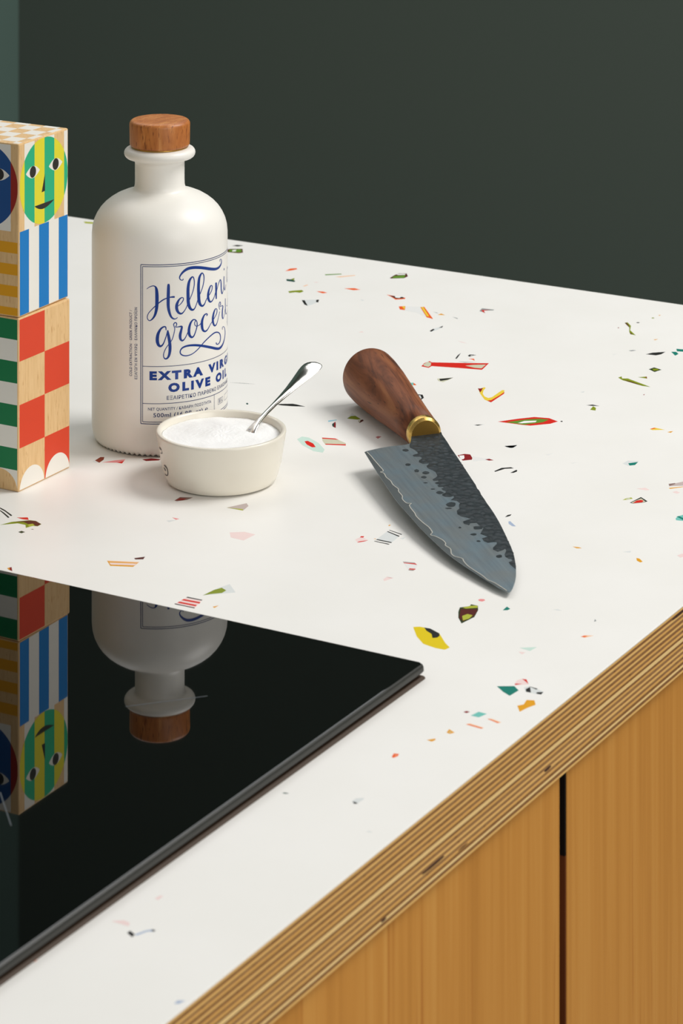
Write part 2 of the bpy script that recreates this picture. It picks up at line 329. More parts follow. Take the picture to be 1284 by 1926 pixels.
PAL = {}
for t in 'red 214 40 24;dred 145 22 30;maroon 92 28 16;orange 236 104 30;yellow 232 205 70;gold 226 165 24;olive 138 152 22;green 106 150 52;dgreen 48 66 24;teal 0 130 116;lteal 122 196 186;black 36 36 34;grey 150 154 154;lgrey 219 222 221;cream 206 205 182;white 240 240 238;pink 232 150 150;lpink 238 216 213;peach 241 196 160;blueg 172 186 208;lblue 152 205 220;mint 202 224 214;rust 145 58 22;bright 224 200 0;greypink 198 184 180;vpale 230 230 228;dteal 20 80 72;brick 152 42 26;rose 192 124 124;ygreen 178 184 66;cocoa 150 125 118'.split(';'):
    k, r, g, bb = t.split()
    PAL[k] = mat('chip_' + k, tuple(q ** 1.12 for q in rgb(int(r), int(g), int(bb))), 0.45, spec=0.2)
CHIPS = """black -1165.1,1868.4 -1163.3,1872.5 -1158.1,1873.0 -1160.2,1868.7
maroon -1162.6,1857.2 -1161.1,1860.0 -1153.5,1864.3 -1147.3,1854.8 -1149.0,1852.0 -1158.3,1850.4|green -1160.5,1857.8 -1154.1,1862.7 -1150.1,1858.1 -1149.8,1854.6 -1157.9,1851.8|white -1157.9,1857.4 -1156.2,1859.7 -1153.8,1855.4 -1155.9,1853.6
orange -1093.0,1825.0 -1093.8,1832.8 -1090.3,1836.0 -1088.2,1833.7 -1090.3,1828.3
dteal -1081.0,1806.3 -1077.1,1807.3 -1072.9,1805.1 -1071.8,1802.3 -1078.2,1802.1|olive -1077.9,1807.4 -1077.5,1811.7 -1074.6,1806.5 -1076.5,1806.5
olive -1062.9,1778.6 -1061.5,1781.1 -1056.4,1786.3 -1053.3,1783.6 -1053.8,1779.4 -1057.3,1779.0 -1059.9,1775.3
orange -1045.8,1788.4 -1041.6,1790.2 -1037.2,1788.9 -1039.2,1786.0
orange -1032.8,1804.8 -1026.6,1809.0 -1021.3,1807.5 -1024.5,1804.0
green -1063.8,1831.2 -1054.7,1838.7 -1053.2,1837.3 -1062.1,1829.3
peach -1053.9,1829.3 -1044.2,1840.1 -1043.0,1839.0 -1050.3,1829.6
lgrey -1043.2,1763.9 -1033.1,1770.3 -1030.2,1764.3 -1031.5,1752.2 -1036.5,1755.2|black -1042.7,1763.1 -1041.0,1764.1 -1032.0,1753.0 -1035.3,1754.3|black -1034.4,1769.0 -1033.0,1770.3 -1030.0,1763.9 -1031.7,1763.9
maroon -1018.6,1845.5 -1019.4,1853.1 -1019.3,1859.6 -1014.2,1862.6 -1009.5,1855.9 -1009.6,1850.1 -1017.0,1844.7|green -1018.5,1851.4 -1012.6,1858.2 -1009.8,1850.5 -1016.9,1845.9|white -1019.7,1857.7 -1014.3,1861.3 -1013.4,1858.4 -1017.7,1855.3
orange -998.9,1805.3 -992.1,1804.8 -983.7,1804.6 -982.3,1801.6 -987.0,1796.7 -993.4,1801.8|black -996.1,1804.1 -985.8,1805.1 -983.6,1803.0 -987.8,1799.0|white -991.9,1804.3 -987.3,1805.3 -986.8,1801.7 -989.5,1801.3
vpale -977.0,1782.9 -961.1,1790.4 -941.4,1766.3 -947.1,1767.7 -958.6,1774.8 -972.1,1775.6|orange -976.7,1782.5 -973.3,1785.6 -968.6,1776.5 -972.3,1776.0|orange -963.0,1788.2 -961.1,1790.4 -941.4,1766.3 -947.1,1767.7|yellow -974.8,1783.6 -973.3,1785.0 -969.3,1777.2|yellow -962.5,1788.5 -961.5,1789.6 -946.7,1770.5 -948.3,1770.2
gold -943.6,1777.0 -943.0,1781.1 -938.7,1778.8
grey -949.8,1782.0 -947.0,1782.0 -944.6,1780.2
lgrey -929.5,1739.2 -930.1,1745.0 -928.4,1750.5 -927.8,1755.0 -926.2,1750.7 -926.6,1742.4 -927.8,1738.2|black -929.5,1739.2 -930.1,1745.0 -928.2,1744.0 -927.8,1738.2|black -927.8,1749.3 -927.8,1755.0 -926.2,1750.7
grey -932.5,1777.6 -928.0,1776.5 -927.1,1774.5
lpink -969.3,1712.9 -968.5,1716.4 -966.1,1714.7
lgrey -1008.6,1784.9 -1005.9,1785.3 -1005.1,1782.5
peach -1061.0,1795.4 -1060.5,1800.8 -1059.2,1799.9 -1059.7,1795.6
lpink -1059.6,1808.2 -1058.6,1810.4 -1056.0,1809.1
grey -923.3,1799.6 -925.0,1806.8 -916.2,1807.8 -915.8,1805.9 -921.1,1801.9 -917.4,1796.8 -920.7,1798.5|red -923.2,1802.2 -918.5,1805.9 -920.9,1801.5 -917.7,1797.1 -920.6,1799.1
dred -824.2,1808.8 -824.3,1810.2 -823.3,1809.3 -823.2,1807.8
olive -825.1,1822.1 -824.0,1824.2 -818.4,1817.5 -814.5,1807.5 -806.2,1798.1 -810.3,1798.7 -813.2,1803.3 -818.5,1815.0|maroon -824.6,1821.4 -824.2,1823.1 -818.8,1815.8 -818.1,1813.7|maroon -812.7,1802.7 -809.0,1799.5 -810.3,1798.7
black -818.6,1826.3 -818.0,1828.2 -816.4,1827.6 -816.9,1825.8
olive -814.3,1841.8 -814.0,1844.0 -812.4,1842.9 -812.9,1841.1
gold -813.2,1851.0 -811.9,1852.3 -811.8,1849.8
grey -795.5,1763.1 -793.5,1765.6 -791.4,1765.9 -793.3,1762.5
black -782.3,1760.9 -780.1,1766.3 -773.6,1772.4 -773.7,1765.8 -775.7,1761.9
teal -770.2,1782.2 -766.0,1783.3 -763.4,1782.0 -762.5,1778.7 -767.6,1777.2
teal -770.4,1774.3 -767.6,1775.8 -764.3,1772.2 -764.6,1767.4
dgreen -767.1,1731.1 -765.7,1736.4 -759.6,1734.1 -761.4,1727.3|olive -765.6,1732.9 -762.3,1734.8 -760.9,1732.5 -762.9,1729.6
olive -776.4,1704.7 -775.6,1708.2 -773.5,1704.2 -770.3,1706.0 -764.2,1703.0 -750.7,1696.5 -756.2,1696.0 -764.7,1698.8 -771.6,1700.9|maroon -773.1,1702.7 -767.0,1701.4 -755.3,1696.5 -763.3,1698.3
olive -765.8,1711.6 -761.7,1715.8 -759.6,1711.7|dred -762.2,1714.2 -761.5,1715.4 -759.9,1712.0
black -769.2,1642.4 -766.4,1645.3 -761.6,1644.7 -765.8,1642.8
olive -763.4,1635.2 -764.8,1642.5 -761.8,1640.1 -759.8,1635.2
gold -791.9,1794.9 -789.7,1797.1 -790.4,1793.8
yellow -716.5,1618.4 -715.3,1622.2 -708.2,1621.6 -714.3,1617.3|orange -716.5,1618.4 -715.2,1621.9 -713.7,1621.1 -715.2,1618.7
gold -705.0,1618.0 -704.2,1620.0 -702.8,1621.6 -702.8,1618.1
lgrey -704.0,1551.8 -703.6,1558.2 -697.6,1560.8 -699.2,1549.8|teal -701.4,1553.9 -697.4,1558.8 -696.8,1553.0 -699.1,1550.6
lgrey -777.6,1546.3 -771.2,1551.9 -771.4,1545.0
lgrey -811.2,1573.1 -805.9,1577.7 -808.6,1572.6
vpale -749.6,1544.5 -746.3,1549.4 -747.2,1544.1
vpale -801.4,1750.0 -798.6,1752.5 -799.4,1748.4
dred -748.0,1679.5 -747.5,1681.0 -747.0,1678.4
lgrey -784.0,1665.1 -782.3,1667.8 -781.7,1664.8
red -895.7,1664.6 -897.4,1671.6 -896.6,1677.5 -894.0,1675.8 -875.2,1685.0 -861.4,1692.3 -858.6,1677.1 -874.3,1673.1 -890.2,1668.4 -890.1,1664.0|cream -896.5,1668.3 -896.9,1675.7 -894.1,1674.8 -891.4,1669.3 -891.2,1665.6 -894.5,1666.3|cream -872.0,1679.8 -868.4,1684.1 -861.6,1688.6 -860.3,1679.6 -864.7,1678.6
cream -874.3,1645.7 -866.6,1653.2 -866.8,1646.9 -867.7,1641.1 -871.4,1641.8|black -872.9,1645.9 -866.6,1652.9 -867.4,1647.2 -870.2,1642.5
yellow -842.5,1640.1 -841.0,1641.0 -840.4,1644.4 -838.8,1643.5 -837.5,1637.9 -834.9,1631.9 -831.4,1627.4 -827.9,1625.6 -826.7,1628.3 -827.9,1644.3 -826.6,1645.1 -823.5,1638.5 -822.4,1618.5 -828.4,1621.5 -836.3,1631.1|dred -842.5,1640.1 -841.0,1641.0 -840.3,1642.6 -838.3,1636.5 -837.6,1633.4|red -824.8,1641.6 -823.5,1638.5 -822.4,1618.5 -825.9,1620.3 -824.3,1622.7 -824.3,1633.6
red -801.4,1586.2 -793.4,1597.3 -786.5,1605.2 -777.7,1607.7 -770.3,1604.4 -772.3,1598.2 -781.0,1589.0 -785.4,1587.9|green -796.5,1587.7 -791.8,1594.0 -788.3,1598.8 -781.7,1604.0 -776.5,1604.8 -777.4,1598.6 -785.0,1588.7|white -789.6,1589.4 -788.2,1595.2 -781.9,1599.4 -781.3,1596.4 -787.5,1590.3
black -769.2,1605.5 -768.7,1607.0 -767.6,1605.6 -768.1,1604.5
black -885.0,1690.9 -887.1,1698.4 -887.7,1704.0 -885.8,1697.6 -883.9,1690.6
black -880.9,1700.4 -881.1,1703.5 -878.9,1704.4 -876.7,1704.4 -878.0,1702.7 -879.7,1702.0 -879.1,1700.4 -877.6,1701.0 -878.9,1699.2
orange -877.2,1694.4 -874.4,1696.6 -871.8,1692.7 -874.6,1694.3
grey -880.3,1686.2 -876.3,1687.2 -869.1,1690.7 -875.7,1686.0
lpink -902.4,1727.7 -898.2,1726.8 -894.4,1725.6 -898.1,1725.5
dred -793.0,1517.9 -790.7,1522.2 -787.4,1523.0 -783.4,1518.0 -782.2,1515.0 -786.0,1511.0|white -792.0,1517.8 -789.7,1519.8 -787.3,1515.7 -786.8,1513.4 -787.9,1512.5
vpale -784.8,1520.8 -776.3,1520.9 -771.0,1520.4 -780.2,1512.9|dred -775.7,1519.1 -774.3,1521.4 -770.9,1520.4 -772.9,1518.5
black -761.8,1503.3 -760.8,1510.3 -756.6,1514.2 -754.4,1513.2 -758.4,1509.9 -760.8,1502.5
black -752.6,1505.1 -751.9,1511.5 -751.0,1511.0 -750.3,1508.9 -750.9,1506.1
black -721.8,1437.1 -722.2,1441.1 -720.8,1443.2 -720.3,1440.5
blueg -717.1,1432.0 -716.6,1433.0 -710.1,1427.1 -712.0,1426.4 -715.4,1428.9
gold -670.4,1414.1 -667.2,1415.0 -665.1,1414.4 -667.3,1412.9
gold -634.2,1415.2 -632.5,1415.3 -629.1,1411.9 -629.8,1410.3 -632.3,1411.8
lgrey -644.0,1420.1 -640.9,1423.7 -640.2,1421.1
black -672.7,1492.5 -671.2,1504.1 -665.2,1499.5 -666.2,1496.5 -670.6,1492.1|cream -672.1,1493.2 -670.3,1502.2 -666.1,1498.6 -666.5,1496.7 -670.7,1492.3|red -671.0,1492.4 -670.9,1497.5 -669.3,1499.8 -667.4,1499.2 -667.0,1496.4
ygreen -678.0,1494.5 -677.5,1498.1 -675.6,1500.9 -674.1,1499.4 -676.1,1496.2|lgrey -677.2,1496.9 -675.9,1499.3 -675.2,1498.8 -676.4,1496.7
greypink -666.8,1532.2 -664.0,1534.9 -661.4,1539.8 -659.3,1538.9 -657.4,1534.5 -665.0,1528.7|cocoa -666.8,1532.2 -664.2,1535.4 -663.5,1533.8 -664.9,1529.1
gold -664.0,1525.9 -658.0,1532.0 -656.3,1533.0 -662.8,1524.8
lpink -659.4,1520.3 -658.4,1523.3 -655.4,1521.9 -656.2,1519.4
lteal -640.6,1481.4 -641.0,1485.4 -639.1,1489.4 -636.1,1487.2 -633.8,1480.5 -639.3,1479.0|teal -641.4,1484.5 -640.4,1485.7 -634.6,1482.6 -633.9,1480.7 -635.3,1480.6
lpink -679.1,1515.8 -675.5,1519.7 -671.9,1517.6 -673.2,1515.8
lpink -617.3,1429.4 -616.0,1433.2 -612.8,1430.5 -614.5,1427.4
vpale -730.6,1537.7 -726.8,1541.3 -728.5,1537.8
mint -888.7,1497.3 -888.8,1503.1 -884.2,1503.4 -874.1,1497.5 -865.1,1488.9 -863.0,1483.3 -869.3,1483.1 -880.3,1489.3|red -882.9,1496.0 -881.7,1497.8 -876.4,1495.1 -871.8,1490.1 -873.4,1488.7 -878.6,1491.5
cream -877.5,1507.2 -869.9,1509.7 -860.1,1505.1 -858.0,1501.4 -869.2,1496.9 -874.2,1502.1|red -877.5,1507.2 -869.9,1509.7 -867.0,1508.6 -876.3,1505.6|red -870.0,1498.2 -859.0,1503.2 -858.0,1501.4 -869.1,1496.9
lblue -890.8,1537.3 -887.4,1541.4 -886.5,1540.5 -889.3,1535.2
dred -885.2,1532.5 -885.9,1537.6 -883.8,1534.5 -879.7,1527.2 -882.5,1528.5|dteal -885.2,1532.5 -885.7,1535.6 -881.5,1528.1 -883.3,1529.5
lgrey -882.9,1545.9 -885.6,1557.3 -874.8,1549.4 -876.3,1547.5|olive -882.7,1546.3 -883.3,1551.8 -881.2,1553.5 -875.0,1549.5 -876.4,1547.7
maroon -875.2,1546.2 -873.7,1549.5 -872.2,1547.9 -872.0,1542.5|cream -875.2,1546.4 -874.5,1548.5 -872.3,1543.0
brick -897.2,1580.8 -896.4,1583.5 -887.0,1577.0 -887.0,1575.0 -892.9,1576.1
rose -850.6,1523.8 -850.3,1526.1 -848.1,1526.4 -847.9,1521.8
lteal -885.2,1629.1 -883.4,1631.0 -879.1,1627.6 -882.4,1625.0|orange -883.2,1630.7 -879.2,1627.6 -880.5,1626.1
black -870.6,1610.4 -866.2,1611.5 -862.4,1606.1 -862.1,1601.8 -865.9,1604.9|lgrey -868.8,1608.5 -866.8,1609.6 -863.7,1605.4 -863.2,1603.5
vpale -811.5,1573.7 -805.5,1577.1 -808.2,1573.1
lgrey -777.2,1547.0 -771.7,1552.5 -770.2,1547.3 -773.8,1544.2
lgrey -765.4,1371.5 -766.4,1385.5 -757.3,1383.0 -756.0,1371.3|black -766.5,1385.4 -766.1,1386.2 -757.3,1383.0 -757.1,1381.6|black -765.4,1371.5 -765.1,1372.7 -756.2,1372.5 -756.0,1371.3
black -766.5,1387.9 -766.3,1388.5 -757.4,1386.0 -757.4,1385.0
black -765.1,1369.0 -765.1,1369.8 -756.1,1369.6 -755.9,1368.5
lpink -775.0,1366.2 -775.0,1369.0 -774.5,1370.5 -772.9,1371.1 -768.5,1368.8 -771.6,1363.0|red -774.5,1370.4 -775.0,1372.4 -773.4,1373.1 -772.9,1371.1|red -771.8,1362.9 -772.0,1364.6 -768.6,1368.9 -769.5,1366.2
vpale -737.4,1350.0 -731.2,1351.6 -728.2,1349.2 -725.8,1342.2 -728.6,1340.4|grey -737.4,1350.0 -731.2,1351.7 -730.4,1351.1 -736.6,1349.3|red -736.4,1348.9 -730.3,1350.9 -728.6,1349.4 -730.7,1349.3 -735.6,1348.2|red -729.6,1343.0 -726.5,1344.0 -726.2,1342.7 -729.2,1341.6|cocoa -729.1,1341.1 -726.3,1342.2 -726.3,1341.1 -728.7,1340.4
lpink -733.8,1322.6 -733.9,1326.7 -730.2,1326.6 -732.1,1320.6|rose -734.0,1326.5 -730.2,1326.6 -731.9,1326.0
bright -689.7,1273.3 -687.1,1275.3 -684.4,1275.4 -681.5,1275.7 -674.8,1272.5 -666.4,1262.9 -662.0,1259.1 -662.7,1255.4 -667.5,1255.0 -675.2,1256.8 -682.3,1263.4|black -684.7,1275.3 -681.5,1275.7 -674.8,1272.4 -673.1,1269.7 -673.1,1267.0 -674.8,1265.4 -677.6,1269.8 -681.7,1272.2
gold -770.4,1394.1 -770.4,1395.7 -769.5,1395.4 -769.6,1393.7
lgrey -755.5,1379.8 -753.7,1383.0 -753.2,1379.5
gold -767.2,1372.3 -766.5,1373.2 -765.9,1372.3
olive -952.3,1291.0 -949.6,1298.0 -942.8,1305.1 -939.3,1305.7 -933.7,1303.1 -933.4,1299.3 -936.1,1298.5 -937.5,1294.1 -940.4,1297.8 -945.5,1297.8|maroon -949.2,1297.5 -942.5,1304.6 -939.1,1305.5 -933.8,1303.0 -933.8,1299.5 -938.4,1299.0 -943.8,1301.0|ygreen -939.7,1299.0 -938.1,1301.3 -935.5,1299.6 -937.0,1296.2
red -951.4,1305.0 -946.4,1308.2 -943.5,1305.1 -946.9,1304.3
black -969.1,1313.7 -964.2,1311.6 -955.6,1306.6 -955.5,1305.2 -962.9,1309.8 -967.9,1312.1
black -966.6,1310.3 -962.2,1308.0 -955.0,1303.3 -955.2,1302.1 -961.9,1306.7 -965.6,1309.0
dgreen -937.2,1286.8 -936.8,1289.2 -934.0,1288.6 -934.6,1286.1
maroon -933.9,1293.7 -933.3,1294.7 -932.2,1294.0
gold -871.5,1274.6 -855.9,1281.3 -854.7,1273.9 -865.8,1269.2|peach -871.3,1274.8 -856.0,1281.2 -855.9,1279.9 -870.2,1274.1|lpink -868.9,1272.8 -855.6,1278.7 -855.3,1275.9 -866.6,1270.8
maroon -861.4,1284.8 -857.6,1289.4 -856.3,1285.7 -859.8,1283.4
cocoa -892.2,1370.6 -892.8,1377.1 -886.2,1380.1 -886.9,1375.1 -890.4,1370.4|brick -892.1,1371.0 -891.9,1375.7 -888.0,1376.8 -888.5,1373.5
greypink -861.1,1375.2 -855.4,1386.8 -852.1,1383.4 -850.8,1375.6|ygreen -861.1,1375.2 -852.0,1377.5 -850.8,1375.6
lpink -838.7,1342.5 -832.3,1347.3 -825.2,1346.7 -825.8,1335.8 -834.2,1336.3
pink -878.5,1347.1 -873.7,1347.0 -874.6,1345.0
lgrey -878.3,1341.4 -873.9,1345.0 -875.8,1340.0
lgrey -801.7,1257.7 -800.9,1268.6 -798.3,1277.8 -789.5,1269.4 -794.4,1265.0|olive -801.7,1257.7 -800.9,1266.7 -799.1,1271.5 -795.1,1269.4 -795.2,1265.2 -799.2,1261.3
lpink -807.6,1240.8 -807.2,1252.4 -798.5,1252.3 -795.8,1240.8|black -807.3,1252.3 -798.6,1252.5 -798.4,1251.4 -807.3,1251.0|red -807.3,1248.8 -797.7,1249.3 -797.2,1247.4 -807.5,1246.8|red -807.3,1244.7 -797.3,1245.2 -796.8,1243.4 -807.3,1242.9|black -807.8,1241.4 -796.1,1241.6 -795.9,1240.8 -807.5,1240.6
gold -789.1,1247.1 -787.5,1250.2 -787.5,1246.2
dred -910.1,1239.8 -909.1,1242.4 -905.2,1237.7 -907.9,1238.4|gold -910.1,1239.8 -909.7,1241.1 -907.2,1238.5 -908.1,1238.7
pink -678.7,1321.4 -678.2,1323.0 -676.3,1323.6 -675.2,1322.3 -675.8,1320.3 -677.5,1320.1
dgreen -681.8,1307.6 -678.3,1311.8 -679.0,1314.1 -675.1,1314.2 -672.3,1309.0 -669.7,1299.9 -671.3,1289.2 -676.0,1294.9 -679.8,1302.1|maroon -680.4,1305.8 -673.5,1310.0 -672.1,1307.8 -670.4,1300.3 -671.9,1292.0 -675.7,1295.1|ygreen -678.3,1312.1 -675.3,1314.1 -673.9,1311.6 -678.6,1307.6 -680.5,1308.1|ygreen -675.5,1297.9 -674.5,1301.6 -671.5,1301.5 -670.9,1296.5 -672.5,1293.0
teal -661.6,1314.9 -662.0,1320.3 -659.2,1318.4 -659.6,1316.1
mint -632.7,1275.4 -625.8,1280.4 -626.6,1274.4
lpink -631.0,1270.7 -627.7,1271.8 -628.0,1268.7
teal -621.1,1228.4 -614.2,1232.6 -610.2,1229.1 -611.0,1221.4 -615.7,1224.0
lpink -614.5,1233.6 -615.3,1235.3 -616.1,1239.1 -615.1,1241.8 -612.6,1242.3 -609.3,1237.8 -611.7,1235.7|red -615.3,1235.3 -612.2,1236.8 -614.3,1233.8|red -614.8,1242.0 -612.6,1242.3 -609.6,1238.1 -612.6,1240.4
lgrey -609.6,1233.4 -608.1,1235.9 -603.3,1235.1 -599.1,1232.9 -599.2,1229.6 -606.7,1229.2|black -608.0,1232.0 -607.3,1235.2 -604.1,1229.5 -606.5,1229.3|black -601.9,1231.3 -599.4,1233.0 -599.1,1229.9 -601.6,1229.8|black -608.0,1235.7 -603.4,1235.1 -603.6,1234.0
gold -602.9,1213.0 -601.0,1215.7 -602.1,1221.0 -598.8,1222.4 -596.1,1218.1 -597.7,1213.7 -598.9,1207.4
dred -621.0,1194.5 -620.3,1196.2 -618.5,1196.1 -619.2,1194.0
lteal -616.2,1192.5 -615.1,1198.1 -610.8,1197.9 -612.2,1192.6
peach -613.8,1182.8 -612.6,1184.6 -604.9,1183.5 -605.4,1181.9|orange -613.5,1182.8 -612.9,1183.6 -605.3,1182.9 -605.5,1182.1
peach -608.3,1193.1 -606.4,1194.1 -600.8,1192.7 -601.8,1191.0|orange -608.0,1193.0 -607.1,1193.3 -601.5,1191.9 -601.9,1191.2
gold -617.0,1170.5 -617.8,1174.4 -613.9,1172.3 -615.1,1170.1|cream -616.3,1171.3 -616.3,1172.6 -615.2,1171.5
gold -620.9,1159.2 -618.4,1162.3 -617.6,1161.1 -618.2,1158.6
orange -625.8,1135.6 -626.8,1139.3 -624.6,1140.1 -623.9,1137.7 -624.7,1135.2|peach -625.6,1137.8 -625.0,1138.8 -624.6,1137.6
peach -613.3,1302.8 -612.3,1305.4 -608.4,1307.1 -610.9,1302.6|orange -613.1,1302.9 -612.4,1304.6 -610.7,1305.0 -611.3,1302.9
lgrey -640.2,1328.0 -638.5,1329.8 -635.7,1328.7
grey -615.8,1323.6 -616.9,1327.0 -615.2,1325.1
lgrey -618.8,1088.5 -618.8,1091.5 -616.0,1093.7 -615.5,1092.0 -615.8,1087.4 -617.0,1086.4|black -618.6,1088.2 -617.0,1088.2 -615.6,1087.6 -616.8,1086.5
dteal -648.7,1080.4 -648.0,1081.5 -645.9,1081.5 -647.1,1080.5
lgrey -599.5,1066.0 -598.7,1067.4 -597.0,1066.7
black -636.5,944.5 -636.4,946.5 -633.2,944.9 -632.8,942.5
blueg -633.2,944.9 -631.2,949.8 -629.4,951.8 -627.9,951.4 -628.2,950.3 -630.2,949.4 -632.1,944.5|black -629.6,950.7 -629.4,951.8 -627.9,951.4 -628.2,950.3
lpink -647.1,949.3 -643.1,952.4 -640.1,951.7 -638.9,949.2 -643.0,949.2
orange -656.4,909.5 -656.0,911.3 -654.1,910.4 -653.8,908.2
lpink -642.8,973.3 -642.4,976.4 -641.0,976.6 -640.9,972.9
blueg -591.3,908.1 -591.5,910.7 -589.0,912.1 -589.7,909.1
vpale -970.0,1403.8 -970.4,1412.5 -968.4,1413.6 -966.1,1409.5 -965.2,1403.8 -966.0,1402.0|rust -969.6,1405.8 -970.4,1412.5 -968.4,1413.6 -966.1,1409.5 -965.2,1403.8
pink -964.2,1405.1 -959.8,1411.7 -955.6,1416.2 -953.3,1409.3 -956.4,1408.9|red -956.4,1408.9 -954.7,1413.7 -953.2,1409.2
dred -947.2,1421.0 -943.6,1425.2 -938.1,1426.6 -937.9,1424.3 -943.6,1419.7
ygreen -1304.2,1875.5 -1297.0,1877.3 -1295.9,1877.6 -1292.7,1872.9 -1299.8,1871.2
grey -983.4,1574.0 -975.2,1577.0 -967.5,1579.1 -974.7,1576.3
dteal -951.5,1541.8 -951.5,1543.4 -949.7,1541.9 -949.6,1540.0
black -934.9,1549.1 -932.5,1551.7 -926.5,1555.5 -923.6,1555.5 -916.7,1554.4 -924.0,1551.2 -930.6,1549.3"""
for row in CHIPS.split('\n'):
    base = None
    for i, seg in enumerate(row.split('|')):
        c, rest = seg.split(' ', 1)
        poly = [(x / 1000, y / 1000) for x, y in pts(rest)]
        if i == 0:
            base = plate('terrazzo_chip', poly, -0.0006, 0.00003, PAL[c], wt)
        else:
            plate('chip_band', poly, -0.0004, 0.00003 + 0.000015 * i, PAL[c], base)

# ---------------------------------------------------------------- induction hob
HX1, HY1 = -0.6547, 1.2219
HX0, HY0 = HX1 - 0.56, HY1 - 0.78
hob = tag(empty('induction_hob', (HX1, HY1, TOP)), 'black glass induction hob set into the white worktop', 'hob')
glass_m = mat('black_glass', rgb(3, 4, 4), 0.018, spec=0.5)
glass_m.node_tree.nodes['Principled BSDF'].inputs['IOR'].default_value = 1.6
glass_e = mat('ground_glass_edge', rgb(36, 36, 32), 0.42)
seal_m = mat('black_seal', rgb(14, 13, 12), 0.6)
gask_m = mat('brown_gasket', rgb(64, 46, 30), 0.6)
def rrect(x0, y0, x1, y1, r, n=6):
    o = []
    for cx, cy, a in ((x1 - r, y1 - r, 0), (x0 + r, y1 - r, 90), (x0 + r, y0 + r, 180), (x1 - r, y0 + r, 270)):
        for i in range(n + 1):
            t = radians(a + 90 * i / n)
            o.append((cx + r * cos(t), cy + r * sin(t)))
    return o
W_, L_ = -0.56, -0.78
def ring_stack(name, levels, m, parent):
    """loops of equal count stacked into a skin; levels = [(inset, z)]"""
    v, f = [], []
    loops = [rrect(W_ + i, L_ + i, -i, -i, max(0.0035 - i * 0.6, 0.0008)) for i, z_ in levels]
    k = len(loops[0])
    for lp, (i, z_) in zip(loops, levels):
        v += [(x, y, z_) for x, y in lp]
    for a in range(len(levels) - 1):
        for j in range(k):
            f.append((a * k + j, a * k + (j + 1) % k, (a + 1) * k + (j + 1) % k, (a + 1) * k + j))
    f.append(tuple(range(k)))
    f.append(tuple((len(levels) - 1) * k + j for j in range(k)))
    return pydata(name, v, f, m, parent)
ring_stack('glass_panel', [(0.0012, 0.0028), (0.0012, 0.00672), (0.0016, 0.0068)], glass_m, hob)
ed = ring_stack('ground_edge', [(0.0007, 0.0027), (0.0, 0.0035), (0.0001, 0.0052), (0.0004, 0.0060), (0.0012, 0.0067)], glass_e, hob)
smooth_by_angle(ed, 40)
ed['label'] = 'grey ground edge of the glass'
ring_stack('under_frame', [(0.0028, 0.0), (0.0026, 0.0030)], seal_m, hob)
gk = ring_stack('gasket', [(-0.0006, 0.00002), (0.0012, 0.0009)], gask_m, hob)
gk['label'] = 'thin brown gasket'
mark_m = mat('zone_print', rgb(66, 74, 80), 0.3)
def hobline(a, b_, w):
    a = Vector(a); b_ = Vector(b_)
    d = (b_ - a).normalized()
    nn = Vector((-d.y, d.x)) * w / 2
    return [tuple(a + nn - Vector((HX1, HY1))), tuple(a - nn - Vector((HX1, HY1))), tuple(b_ - nn - Vector((HX1, HY1))), tuple(b_ + nn - Vector((HX1, HY1)))]
plate('zone_mark', hobline((-0.7483, 1.1091), (-0.7226, 1.1376), 0.0005), 0.0066, 0.00684, mark_m, hob)
plate('zone_mark', hobline((-0.744, 1.0086), (-0.7211, 0.9852), 0.0005), 0.0066, 0.00684, mark_m, hob)


# ---------------------------------------------------------------- stacking blocks
beech = wood('beech', rgb(228, 192, 140), rgb(222, 184, 132), rgb(212, 172, 118), (700, 700, 60),
             fleck=((900, 900, 140), rgb(190, 142, 88), 0.66), rough=0.55, bump=0.1)
def pm(name, c, r=0.5):
    return mat(name, rgb(*c), r, spec=0.4)
PT = dict(white=pm('paint_white', (232, 228, 219)), blue=pm('paint_blue', (4, 118, 190)), green=pm('paint_green', (0, 116, 66)),
          red=pm('paint_red', (214, 66, 36)), fyellow=pm('paint_lemon', (222, 212, 48)), fgreen=pm('paint_mint', (38, 172, 124)),
          black=pm('paint_black', (40, 36, 32)), yellow=pm('paint_ochre', (222, 156, 14)), navy=pm('paint_navy', (14, 72, 134)),
          crimson=pm('paint_crimson', (146, 24, 14)), tan=beech)
BW, BH, BE = 0.0497, 0.0968, 0.0009
def clip(poly, lo, hi, ax=0):
    for s, c in ((1, lo), (-1, hi)):
        o = []
        for i in range(len(poly)):
            p, q = poly[i], poly[(i + 1) % len(poly)]
            dp, dq = s * (p[ax] - c), s * (q[ax] - c)
            if dp >= 0:
                o.append(p)
            if dp * dq < 0:
                t = dp / (dp - dq)
                o.append(tuple(p[k] + t * (q[k] - p[k]) for k in range(2)))
        poly = o
        if not poly:
            return []
    return poly
def ell(cu, cv, ru, rv, n=48, a0=0, a1=360):
    full = abs(a1 - a0) >= 360
    m = n if full else n + 1
    return [(cu + ru * cos(radians(a0 + (a1 - a0) * i / n)), cv + rv * sin(radians(a0 + (a1 - a0) * i / n))) for i in range(m)]
def rect(u0, v0, u1, v1):
    return [(u0, v0), (u1, v0), (u1, v1), (u0, v1)]
